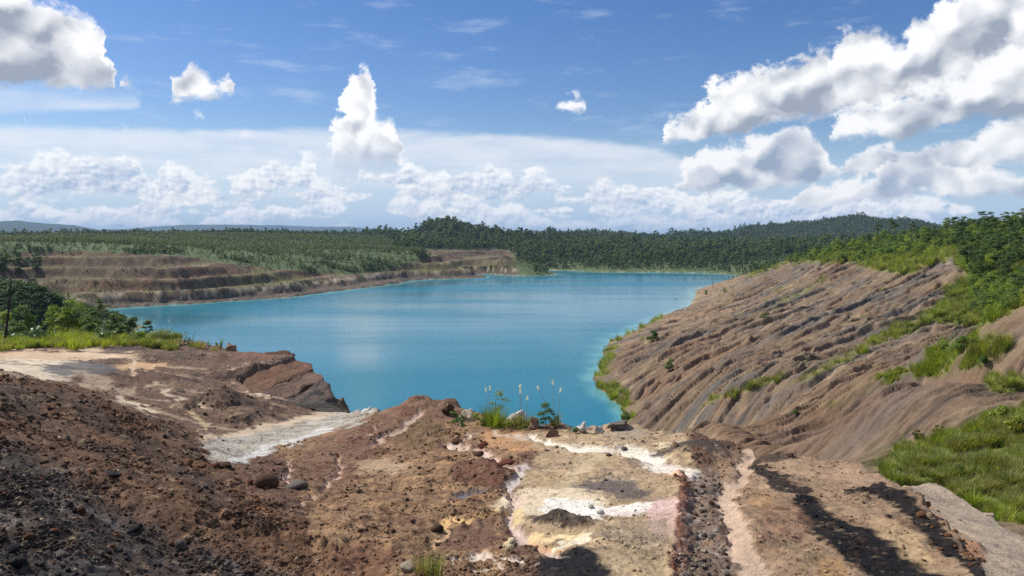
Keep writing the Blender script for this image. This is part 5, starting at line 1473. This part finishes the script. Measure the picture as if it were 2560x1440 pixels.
def build_gravel():
    rng = np.random.default_rng(51)
    cm = clod_material()
    ks = [mesh_np('clod_%d' % k, *rock_arrays(500 + k, 1, 0.22, (1, rng.uniform(0.55, 1), rng.uniform(0.4, 0.8)), 9), [cm], smooth_=False) for k in range(7)]
    w = (VIS + 0.02) * ((T['cls'] >= 1) & (gr > 3.2) & (gr < 58) & (T['rimd'] < 0.3)) * (np.abs(ga) < R(41)) * np.clip(ROUGH, 0.03, 1.0) ** 1.2 * (0.6 + 0.4 * T['mound']) * (0.12 + smooth(fbm2(GXX / 0.9, GYY / 0.9, 4, 601), -0.15, 0.45))
    n = 62000
    P, i, j = sample(w, n, rng)
    d = gr[i, j]
    s = d * 0.00074 * np.exp(rng.normal(0, 0.75, n)) * (0.6 + 0.5 * np.clip(ROUGH[i, j], 0, 1.3))
    s = np.minimum(s, 0.0048 * d) * (1 - 0.5 * smooth(d, 15, 26))
    tint = SOIL[i, j] * rng.uniform(0.62, 1.25, (n, 1)) * (1 + rng.normal(0, 0.05, (n, 3)))
    odd = np.where(SOIL[i, j].mean(-1) < 0.035, 0.5, rng.uniform(size=n))
    tint = np.where((odd < 0.03)[:, None], srgb(176, 156, 132), tint)
    tint = np.where((odd > 0.97)[:, None], srgb(132, 84, 56), tint)
    dk = rng.uniform(size=n) < 0.25
    tint = np.where(dk[:, None], tint * 0.5, tint)
    gn_scatter('loose_clods', P + np.array([0, 0, 1.0]) * (s * 0.15)[:, None], s, np.stack([rng.normal(0, .5, n), rng.normal(0, .5, n), rng.uniform(0, 6.28, n)], -1), rng.integers(0, 7, n), ks, np.clip(tint, 0.01, 0.85), kind='stuff', label='small clods and gravel strewn over the bare ledge')
build_gravel()

def build_stones():
    rng = np.random.default_rng(61)
    mats = {k: stone_material(k, tuple(srgb(*c))) for k, c in dict(coal_stone=(58, 55, 55), grey_stone=(126, 118, 110), brown_stone=(98, 74, 58), rust_stone=(142, 98, 66), pale_stone=(206, 190, 164), tan_stone=(160, 132, 104), white_rock=(226, 220, 206), red_stone=(120, 70, 54)).items()}
    arr = [rock_arrays(540 + k, 2, 0.30, (1, rng.uniform(0.65, 1), rng.uniform(0.5, 0.85)), 6) for k in range(8)]
    shapes = {}
    def shape(k, m):
        if (k, m) not in shapes: shapes[(k, m)] = mesh_np('stone_%s_%d' % (m, k), *arr[k], [mats[m]], smooth_=False)
        return shapes[(k, m)]
    # single stones one can pick out
    for (px, py, wpx, m, k, sq, lab) in [
            (205, 1288, 20, 'red_stone', 0, 1.3, 'upright dark red stone on the black left mound'), (75, 1346, 24, 'rust_stone', 1, 0.8, 'rust-orange stone on the coal-dark slope at lower left'), (452, 1376, 32, 'grey_stone', 2, 1.3, 'grey layered lump of coal at the foot of the left mound'),
            (150, 1392, 28, 'grey_stone', 3, 0.6, 'flat grey stone low on the black left mound'), (280, 1370, 16, 'rust_stone', 4, 0.8, 'small rust-coloured stone on the black left mound'), (470, 1160, 22, 'rust_stone', 5, 0.9, 'orange stone at the left of the row below the white bed'),
            (505, 1168, 24, 'rust_stone', 6, 0.45, 'flat orange stone in the middle of the row below the white bed'), (537, 1170, 30, 'red_stone', 7, 0.6, 'reddish orange stone at the right of the row below the white bed'), (668, 1216, 62, 'brown_stone', 0, 0.85, 'big brown dome-shaped clod in the hollow'), (740, 1218, 60, 'grey_stone', 1, 0.45, 'grey flattened rock right of the dome-shaped clod'),
            (625, 1210, 22, 'red_stone', 2, 0.8, 'small red stone left of the dome-shaped clod'), (560, 1168, 40, 'brown_stone', 3, 0.35, 'flat brown stone under the white bed'), (40, 1420, 46, 'coal_stone', 4, 0.7, 'large black lump in the lower left corner'), (25, 1380, 40, 'coal_stone', 5, 0.5, 'black lump above the one in the lower left corner'),
            (330, 1330, 34, 'coal_stone', 6, 0.6, 'dark rounded clod on the black slope'), (285, 1195, 44, 'coal_stone', 7, 0.45, 'dark flat rock half buried high on the left mound'), (350, 1150, 26, 'tan_stone', 0, 0.6, 'tan stone on the rust-brown upper mound'), (1018, 1425, 44, 'pale_stone', 1, 0.6, 'cream stone at the bottom beside the grass tuft'),
            (1345, 1418, 20, 'pale_stone', 2, 0.9, 'cream stone beside the black coal patch'), (1318, 1408, 18, 'tan_stone', 3, 0.9, 'yellow-tan stone left of the coal patch'), (1280, 1360, 18, 'pale_stone', 4, 0.9, 'cream stone beside the pink channel'), (1205, 1118, 34, 'red_stone', 5, 0.6, 'dark red stone between the forked pale channels'),
            (1265, 1160, 52, 'red_stone', 6, 0.45, 'dark red ledge stone above the grey crack'), (1195, 1140, 36, 'brown_stone', 7, 0.6, 'brown stone on the pale channel below the dark red one'), (1140, 1108, 30, 'brown_stone', 0, 0.45, 'flat brown stone on the pale channel at the left fork'), (1090, 1325, 36, 'brown_stone', 1, 0.7, 'dark broken clod above the bottom grass tuft'),
            (1500, 1285, 26, 'white_rock', 2, 0.7, 'white lump on the white clay band'), (1478, 1272, 18, 'white_rock', 3, 0.8, 'smaller white lump left of the one on the clay band'), (1560, 1125, 24, 'grey_stone', 4, 0.6, 'grey stone in the upper white streak'), (1520, 1140, 20, 'brown_stone', 5, 0.6, 'brown stone below the upper white streak'),
            (1690, 1118, 22, 'tan_stone', 6, 1.4, 'upright brown stone at the head of the gravel strip'), (1975, 1142, 26, 'brown_stone', 7, 0.6, 'dark stone on the brink right of the footpath'), (2395, 1300, 18, 'pale_stone', 0, 0.5, 'pale stone on the smooth grey hump'), (2470, 1290, 26, 'pale_stone', 1, 0.4, 'flat pale stone near the crest of the grey hump'),
            (2350, 1375, 18, 'rust_stone', 2, 0.6, 'rusty stone in the crease beside the grey hump'), (2300, 1290, 24, 'rust_stone', 3, 0.7, 'rusty stone at the top of the crease beside the hump'), (2420, 1392, 20, 'rust_stone', 4, 0.5, 'rusty orange stone lower in the crease by the hump')]:
        p = pick(px, py)
        r = wpx / 2 / F_PX * np.linalg.norm(p)
        link('stone', shape(k, m), label=lab, cat='stone', loc=p + np.array([0, 0, r * 0.2 * sq]), rot=(0, 0, rng.uniform(0, 6.28)), scale=(r, r, r * sq * 1.3))
    # the many alike ones, big enough to be seen singly
    zones = [([(0, 1150), (300, 1250), (700, 1440), (0, 1440)], 70, ('coal_stone', 'coal_stone', 'grey_stone', 'brown_stone'), 'black and grey lump on the coal-dark lower left mound', 'lumps on the dark lower left mound'),
             ([(0, 940), (250, 1000), (500, 1110), (700, 1290), (300, 1220), (0, 1130)], 50, ('brown_stone', 'brown_stone', 'tan_stone', 'coal_stone'), 'brown clod on the rust-brown upper left mound', 'clods on the upper left mound'),
             ([(1735, 1200), (1800, 1200), (1835, 1440), (1725, 1440)], 60, ('grey_stone', 'grey_stone', 'brown_stone', 'pale_stone'), 'grey stone in the gravel strip left of the footpath', 'stones in the gravel strip'),
             ([(800, 1150), (1100, 1200), (1250, 1330), (1330, 1430), (880, 1430)], 24, ('brown_stone', 'red_stone', 'brown_stone', 'tan_stone'), 'brown clod on the bare middle of the ledge', 'clods on the middle of the ledge'),
             ([(2280, 1235), (2320, 1250), (2460, 1400), (2420, 1420), (2300, 1320)], 22, ('rust_stone', 'tan_stone', 'rust_stone'), 'rusty clod in the crease beside the grey hump', 'rusty clods beside the hump'),
             ([(420, 960), (640, 980), (700, 1060), (560, 1080), (420, 1040)], 18, ('brown_stone', 'brown_stone', 'coal_stone'), 'dark clod on the bare plateau above the white bed', 'clods on the plateau')]
    for poly, cnt, ms, lab, grp in zones:
        w = VIS * ((T['cls'] >= 1) & (gr < 40)); q = w > 0
        m = np.zeros_like(w); m[q] = poly_dist(_PXG[q], _PYG[q], poly) < 0
        P, i, j = sample(w * m, cnt, rng)
        for p in P:
            r = np.linalg.norm(p) / F_PX * rng.uniform(4.5, 9) * (0.75 if 'plateau' in grp else 1.0)
            link('stone', shape(int(rng.integers(0, 8)), str(rng.choice(ms))), label=lab, cat='stone', group=grp, loc=p + np.array([0, 0, r * 0.12]), rot=(rng.normal(0, .2), rng.normal(0, .2), rng.uniform(0, 6.28)), scale=(r, r, r * rng.uniform(0.7, 1.1)))
    # white rocks on the brink
    for n_, (px, py, wpx, Y, sq, m, lab, dx) in enumerate([(1455, 1094, 36, 17.0, 1.3, 'white_rock', 'white boulder on the brink, left one of the pair', 0), (1492, 1090, 40, 17.1, 0.8, 'white_rock', 'white boulder leaning right on the brink, right one of the pair', 0.5), (1288, 1066, 56, 19.0, 0.9, 'white_rock', 'white crag on the brink behind the tall grass', 0),
                                                   (1170, 1054, 44, 19.8, 0.9, 'pale_stone', 'cream rock beside the green plant left of the tall grass', 0), (1335, 1072, 50, 18.0, 0.8, 'tan_stone', 'tan rock below the dark shrub on the brink', 0), (1380, 1090, 40, 17.0, 0.7, 'brown_stone', 'dark hollowed rock under the dark shrub', 0), (1545, 1076, 70, 17.4, 0.4, 'grey_stone', 'grey flat rock right of the white boulders', 0),
                                                   (1120, 1052, 50, 20.5, 0.7, 'brown_stone', 'brown rock left of the green plant on the brink', 0), (918, 1044, 44, 27.4, 0.8, 'white_rock', 'white crag where the white bed meets the drop', 0), (690, 893, 90, 51, 0.22, 'brown_stone', 'low reddish rock on the far edge of the plateau', 0), (575, 884, 46, 56, 0.7, 'tan_stone', 'brown rock with grass on the far brink of the plateau', 0)]):
        p = at(px, py, Y); p[2] = ground_z(p[0], p[1])[0]
        r = wpx / 2 / F_PX * Y
        v, f = rock_arrays(580 + n_, 4, 0.34, (1, 0.8, 1), 9)
        q = v / (np.linalg.norm(v, axis=1, keepdims=True) + 1e-9)
        v = v * (1 + 0.07 * perlin(q[:, 0] * 7 + n_, q[:, 1] * 7 + q[:, 2] * 5, 3) + 0.04 * perlin(q[:, 0] * 15, q[:, 2] * 15 + q[:, 1] * 9, 5))[:, None]
        link('boulder', mesh_np('boulder_%d' % n_, v, f, [mats[m]], smooth_=False), label=lab, cat='rock', loc=p + np.array([0, 0, r * 0.35 * sq]), rot=(0, dx, n_ * 1.1), scale=(r, r, r * sq))
    return mats
STONE_M = build_stones()

def build_outcrop():
    """tilted rock layers at the end of the plateau"""
    def layer_mat(name, c1, c2):
        m, nt, b = new_mat(name)
        tc = nd(nt, 'ShaderNodeTexCoord')
        mp = nd(nt, 'ShaderNodeMapping'); mp.inputs['Scale'].default_value = (1, 1, 5); nt.links.new(tc.outputs['Object'], mp.inputs[0])
        mx = nd(nt, 'ShaderNodeMix', data_type='RGBA')
        n1 = noise_node(nt, mp.outputs[0], 0.6, 6, 0.65)
        mr = nd(nt, 'ShaderNodeMapRange'); nt.links.new(n1, mr.inputs[0]); mr.inputs[1].default_value = 0.38; mr.inputs[2].default_value = 0.62
        nt.links.new(mr.outputs[0], mx.inputs[0]); mx.inputs[6].default_value = (*srgb(*c1), 1); mx.inputs[7].default_value = (*srgb(*c2), 1)
        c = mulcol(nt, mx.outputs[2], noise_node(nt, tc.outputs['Object'], 5.0, 5, 0.7), 0.75, 1.25)
        nt.links.new(c, b.inputs['Base Color']); b.inputs['Roughness'].default_value = 0.95; b.inputs['Specular IOR Level'].default_value = 0.15
        bp = nd(nt, 'ShaderNodeBump'); nt.links.new(noise_node(nt, tc.outputs['Object'], 3.0, 7, 0.65), bp.inputs['Height']); bp.inputs['Distance'].default_value = 0.25; bp.inputs['Strength'].default_value = 0.8
        nt.links.new(bp.outputs[0], b.inputs['Normal'])
        return m
    def slab(name, outline, thick, mat, seed, sub=14):
        """plate whose top face follows outline [(px,py,Y)...], roughened"""
        P = np.array([at(*q) for q in outline])
        # refine the outline
        ring = []
        for a, b in zip(P, np.roll(P, -1, 0)):
            n = max(2, int(np.linalg.norm(b - a) / 0.35))
            for t in np.linspace(0, 1, n, endpoint=False): ring.append(a + (b - a) * t)
        ring = np.array(ring); c = ring.mean(0)
        wob = np.array([perlin(np.array([q[0] * 0.9 + seed]), np.array([q[1] * 0.9 + q[2]]), seed)[0] for q in ring])
        out = (ring - c); out[:, 2] = 0; out /= np.linalg.norm(out, axis=1, keepdims=True) + 1e-9
        ring = ring + out * wob[:, None] * 0.28
        V_, F_ = [], []
        n = len(ring); K = 7
        for k in range(K):                                     # rings from the centre outwards
            t = (k + 1) / K
            q = c + (ring - c) * t
            q[:, 2] += perlin(q[:, 0] * 0.8, q[:, 1] * 0.8, seed + 5) * 0.10 + perlin(q[:, 0] * 2.2, q[:, 1] * 2.2, seed + 6) * 0.05 - (0.06 if k == K - 1 else 0)
            V_.append(q)
        for dz, inset in ((0.33, -0.02), (0.66, 0.06), (1.0, 0.15)):
            q = ring - out * inset + np.array([0, 0, -thick * dz])
            q += out * perlin(ring[:, 0] * 1.7, ring[:, 1] * 1.7 + dz * 3, seed + 9)[:, None] * 0.14
            V_.append(q)
        V_ = np.concatenate([[c]] + V_)
        for i in range(n):
            F_.append((0, 1 + i, 1 + (i + 1) % n, 1 + (i + 1) % n))
        for k in range(K + 2):
            for i in range(n):
                a, b = 1 + k * n + i, 1 + k * n + (i + 1) % n
                F_.append((a, a + n, b + n, b))
        me = bpy.data.meshes.new(name)
        me.from_pydata(V_.tolist(), [], [tuple(dict.fromkeys(f)) for f in F_])
        me.materials.append(mat); me.update()
        return me
    base = at(760, 1000, 38)
    e = link('rock_outcrop', None, label='tilted brown rock layers with dark cracks at the end of the plateau above the lake', cat='rock outcrop', loc=base)
    inv = Matrix.Translation(-Vector(base))
    for name, outline, th, cols, seed, lab in [
            ('rock_layer', [(588, 958, 39), (640, 932, 42), (700, 908, 45), (745, 899, 47), (778, 908, 46.5), (784, 920, 44), (740, 938, 41.5), (690, 958, 39), (640, 980, 37), (605, 978, 37.5)], 1.1, ((124, 94, 74), (108, 82, 66)), 3, 'upper reddish brown rock layer'),
            ('rock_layer', [(622, 984, 36.2), (664, 973, 37.2), (720, 950, 39.6), (784, 926, 42.4), (800, 932, 41.6), (806, 944, 40.0), (770, 962, 38.4), (730, 990, 36.4), (690, 994, 36.0), (640, 990, 36.0)], 1.0, ((124, 100, 84), (104, 86, 76)), 5, 'middle grey-brown rock layer'),
            ('rock_layer', [(700, 996, 35.6), (742, 984, 36.2), (790, 958, 38.0), (810, 948, 39.0), (824, 962, 38.0), (836, 985, 36.6), (800, 1000, 35.4), (745, 1006, 34.6)], 0.9, ((112, 94, 82), (92, 82, 76)), 7, 'lower grey rock layer'),
            ('rock_face', [(735, 1004, 34.6), (780, 975, 36.6), (812, 958, 38.4), (826, 972, 38.0), (846, 1006, 36.6), (866, 1032, 35.0), (858, 1038, 33.6), (820, 1030, 33.2), (770, 1018, 33.6)], 3.0, ((96, 90, 82), (62, 58, 54)), 9, 'dark shaded end face of the outcrop')]:  # end face: its shade is put into the darker rock colours
        me = slab(name, outline, th, layer_mat(name + str(seed), *cols), seed)
        me.transform(inv)
        link(name, me, e, label=lab)
build_outcrop()

# ------------------------------------------------------------------ plants on the brink and in front
def build_brink():
    rng = np.random.default_rng(71)
    def foot(px, py, Y):
        p = at(px, py, Y); p[2] = ground_z(p[0], p[1])[0]; return p
    def stalk(h, lean, head, seed):
        r2 = np.random.default_rng(seed)
        pts = [np.array([lean[0] * t * t, lean[1] * t * t, h * t]) for t in np.linspace(0, 1, 6)]
        st = tube(pts, [0.006, 0.006, 0.005, 0.005, 0.004, 0.003], 4)
        n = 46
        t = r2.uniform(0, 1, n)
        C = pts[-1] + np.stack([r2.normal(0, .013, n) + lean[0] * 0.10 * t, r2.normal(0, .013, n), (t - 0.25) * head], -1)
        return st, leaves(C, r2.normal(size=(n, 3)), 0.017, r2, 0.4)
    def clump(px, py, Y, lab, h, n, mats_, spread, stalks, seed, width=0.010):
        e = link('grass_clump', None, label=lab, cat='grass clump', loc=foot(px, py, Y))
        for k, mm in enumerate(mats_):
            link('blades', tuft_mesh('brink_blades', seed + k, n, h, spread, width, mm, 0.4), e, rot=(0, 0, k * 1.9), loc=(spread * 0.3 * math.cos(k * 2.5), spread * 0.3 * math.sin(k * 2.5), 0))
        for k, (dx, hh, lean) in enumerate(stalks):
            st, hd = stalk(hh, lean, 0.11, seed + 20 + k)
            s = link('stalk', mesh_np('stalk', *st, [M_STRAW]), e, loc=(dx, 0, 0))
            link('seed_head', mesh_np('seed_head', *hd, [M_PLUME], smooth_=False), s, label='white feathery seed head')
        return e
    clump(1232, 1058, 18.6, 'tallest green grass clump with white plumes on the brink', 0.62, 110, [M_GRASS_D, M_GRASS_D, M_GRASS], 0.55, [(-0.10, 0.96, (0.03, 0)), (-0.16, 0.92, (-0.02, 0))], 700)
    clump(1310, 1072, 18.2, 'dry yellowish grass clump with thin plumes right of the tallest clump', 0.42, 90, [M_GRASS_O, M_STRAW], 0.45, [(-0.06, 0.88, (-0.03, 0)), (0.06, 0.70, (0.02, 0)), (-0.10, 1.0, (0.0, 0))], 720)
    clump(1268, 1066, 18.4, 'low green grass clump between the tall and the dry one', 0.30, 80, [M_GRASS_D, M_GRASS], 0.45, [], 740)
    clump(1385, 1072, 17.8, 'slender grass with the highest white plume beside the dark shrub', 0.45, 40, [M_GRASS_O], 0.25, [(0.0, 1.12, (-0.03, 0)), (-0.10, 0.98, (-0.28, 0)), (0.10, 0.92, (0.05, 0))], 760)
    clump(1070, 1440, 6.4, 'grass tuft with tall thin stalks at the bottom edge of the ledge', 0.26, 90, [M_GRASS_D, M_GRASS_O], 0.22, [], 780, 0.0042)
    p = foot(1070, 1438, 6.4)
    e = link('dry_stalks', None, label='thin dry stalks rising from the grass tuft at the bottom', cat='dry grass', loc=p)
    for k in range(9):
        a = rng.uniform(-0.12, 0.14); hgt = rng.uniform(0.28, 0.52)
        pts = [np.array([a + t * t * rng.uniform(-.06, .06), rng.normal(0, .02), hgt * t]) for t in np.linspace(0, 1, 5)]
        link('stalk', mesh_np('dry_stalk', *tube(pts, [0.0022, 0.002, 0.0018, 0.0015, 0.001], 4), [M_STRAW]), e)
    # leafy shrubs
    def shrub(px, py, top, Y, w, nl, ls, mat, lab, seed, tf=0.1, nlobes=7):
        p = foot(px, py, Y); h = at(px, top, Y)[2] - p[2]
        ms = tree_meshes('brink_shrub', *make_tree(seed, h, w, tf, nlobes, nl, ls, 0.9, 0.36, 0.014), mat, M_BARK)
        put_tree('shrub', ms, lab, 'shrub', None, p, 1.0, seed)
    shrub(1238, 1050, 972, 19.0, 0.36, 420, 0.022, M_BANK, 'thin leafy shrub rising behind the tallest grass clump', 801, 0.35, 8)
    shrub(1365, 1070, 1000, 17.9, 0.26, 900, 0.022, M_BANK_D, 'dark upright shrub on the brink beside the highest plume', 802, 0.1, 8)
    shrub(1388, 1072, 1030, 17.8, 0.20, 500, 0.02, M_BANK, 'olive shrub right of the dark upright one', 803, 0.1, 6)
    shrub(1134, 1062, 1030, 19.4, 0.20, 360, 0.026, M_RIDGE, 'bright green leafy plant left of the tall grass', 804, 0.05, 6)
    shrub(1160, 1066, 1040, 19.0, 0.20, 260, 0.026, M_PALE, 'pale leafy plant in front of the cream rock', 805, 0.05, 6)
    shrub(1195, 1066, 1036, 18.8, 0.24, 360, 0.026, M_BANK, 'yellow-green leafy plant at the left of the tall grass', 806, 0.05, 6)
    shrub(1290, 1070, 1046, 18.2, 0.34, 420, 0.02, M_BANK, 'low olive plant in front of the white crag', 807, 0.05, 7)
    shrub(1432, 1092, 1066, 17.0, 0.16, 220, 0.022, M_PALE, 'small pale green plant beside the left white boulder', 808, 0.05, 5)
    # bushes on the right-hand slope
    for n_, (px, py, hpx, m, lab) in enumerate([(1674, 928, 26, M_RIDGE, 'single bright green bush low on the eroded slope above the shore'), (2462, 938, 24, M_BANK_D, 'dark round bush on the grassy flat of the slope'), (2405, 880, 34, M_BANK_D, 'dark bush in the middle of the grassy patch'), (2440, 876, 24, M_BANK_D, 'smaller dark bush right of the one in the grassy patch'),
                                          (2362, 884, 18, M_BANK_D, 'small dark bush left of the grassy patch'), (1630, 852, 26, M_BANK_D, 'dark bush above the shore tongue of sand'), (1560, 1052, 26, M_RIDGE, 'rounded green bush at the water near the brink'), (1690, 762, 16, M_BANK_D, 'dark bush on the point of the right shore'), (1910, 800, 12, M_BANK, 'tiny olive bush high on the eroded slope'), (1990, 1042, 12, M_BANK, 'tiny green bush on the lower eroded slope'),
                                          (1765, 735, 10, M_BANK_D, 'small dark bush beyond the point of the right shore'), (2500, 1060, 44, M_GRASS, 'bright leafy bush at the top of the grassy bank on the right'), (2540, 1090, 40, M_GRASS, 'bright leafy bush at the right edge of the grassy bank'), (2430, 1120, 26, M_GRASS, 'small bright bush in the middle of the grassy bank'), (2290, 1098, 24, M_STRAW, 'dry brown bush at the upper left of the grassy bank'), (2340, 1092, 28, M_STRAW, 'dry brown bush right of the other dry one'), (2400, 1190, 26, M_RIDGE, 'leafy plant low on the grassy bank')]):
        p = pick(px, py, rmin=26)
        h = hpx / F_PX * p[1]
        ms = tree_meshes('slope_bush', *make_tree(830 + n_, h, h * 0.62, 0.06, 8, 900, h * 0.075, 0.85, 0.42, 0.016), m, M_BARK)
        put_tree('bush', ms, lab, 'bush', None, p - np.array([0, 0, 0.05 * h]), 1.0, n_)
build_brink()

# ------------------------------------------------------------------ small built things
def build_posts():
    wood = plain_material('weathered_wood', (0.10, 0.085, 0.07), 0.9, 2.0, 0.3, 0.01)
    white = plain_material('white_paint', (0.75, 0.77, 0.74), 0.5, 2.0, 0.1, 0.0)
    for (px, py, top, lab) in [(1783, 722, 704, 'left one of two wooden poles with a crossbar on the right shore'), (1823, 708, 692, 'right one of two wooden poles with a crossbar on the right shore')]:
        p = pick(px, py, rmin=200)
        h = (py - top) / F_PX * p[1]
        e = link('pole', None, label=lab, cat='pole', loc=p)
        link('post', mesh_np('post', *tube([(0, 0, -0.5), (0.05, 0, h * 0.5), (0, 0, h)], [0.16, 0.14, 0.12], 8), [wood]), e)
        link('crossbar', mesh_np('crossbar', *tube([(-0.9, 0, h * 0.86), (0.9, 0, h * 0.88)], [0.10, 0.10], 6), [wood]), e)
    p = at(424, 803, 1.0); p = p * (WATER / p[2])
    e = link('marker_post', None, label='white marker post standing in the water off the left bank', cat='marker', loc=p)
    link('post', mesh_np('marker', *tube([(0, 0, -1.5), (0, 0, 0.6), (0.15, 0, 1.7)], [0.22, 0.20, 0.10], 8), [white]), e)
    link('float', mesh_np('marker_float', *tube([(0, 0, -0.2), (0, 0, -0.05), (0, 0, 0.25), (0, 0, 0.32)], [0.2, 0.42, 0.42, 0.2], 10), [white]), e)
    p = pick(118, 1312)
    link('white_stick', mesh_np('white_stick', *tube([(0, 0, -0.01), (0.003, 0, 0.04), (0.012, 0, 0.075)], [0.006, 0.006, 0.005], 6), [plain_material('bleached_wood', (0.6, 0.55, 0.42), 0.8, 20, 0.2, 0)]), label='short bleached stick standing upright on the black left mound', cat='stick', loc=p)
build_posts()

# ------------------------------------------------------------------ haze
def build_haze():
    x0, x1, y0, y1, z0, z1 = -15500, 15500, -400, 18500, -75, 215
    v = [(x, y, z) for z in (z0, z1) for y in (y0, y1) for x in (x0, x1)]
    f = [(0, 2, 3, 1), (4, 5, 7, 6), (0, 1, 5, 4), (2, 6, 7, 3), (0, 4, 6, 2), (1, 3, 7, 5)]
    me = bpy.data.meshes.new('haze'); me.from_pydata(v, [], f); me.update()
    m = bpy.data.materials.new('haze'); m.use_nodes = True
    nt = m.node_tree; nt.nodes.clear()
    pv = nt.nodes.new('ShaderNodeVolumePrincipled')
    pv.inputs['Color'].default_value = (0.46, 0.69, 1.0, 1)
    pv.inputs['Density'].default_value = 0.00006
    pv.inputs['Anisotropy'].default_value = 0.0
    out = nt.nodes.new('ShaderNodeOutputMaterial')
    nt.links.new(pv.outputs[0], out.inputs['Volume'])
    me.materials.append(m)
    link('haze', me, kind='stuff', label='thin blue haze in the air over the lake and hills')
build_haze()
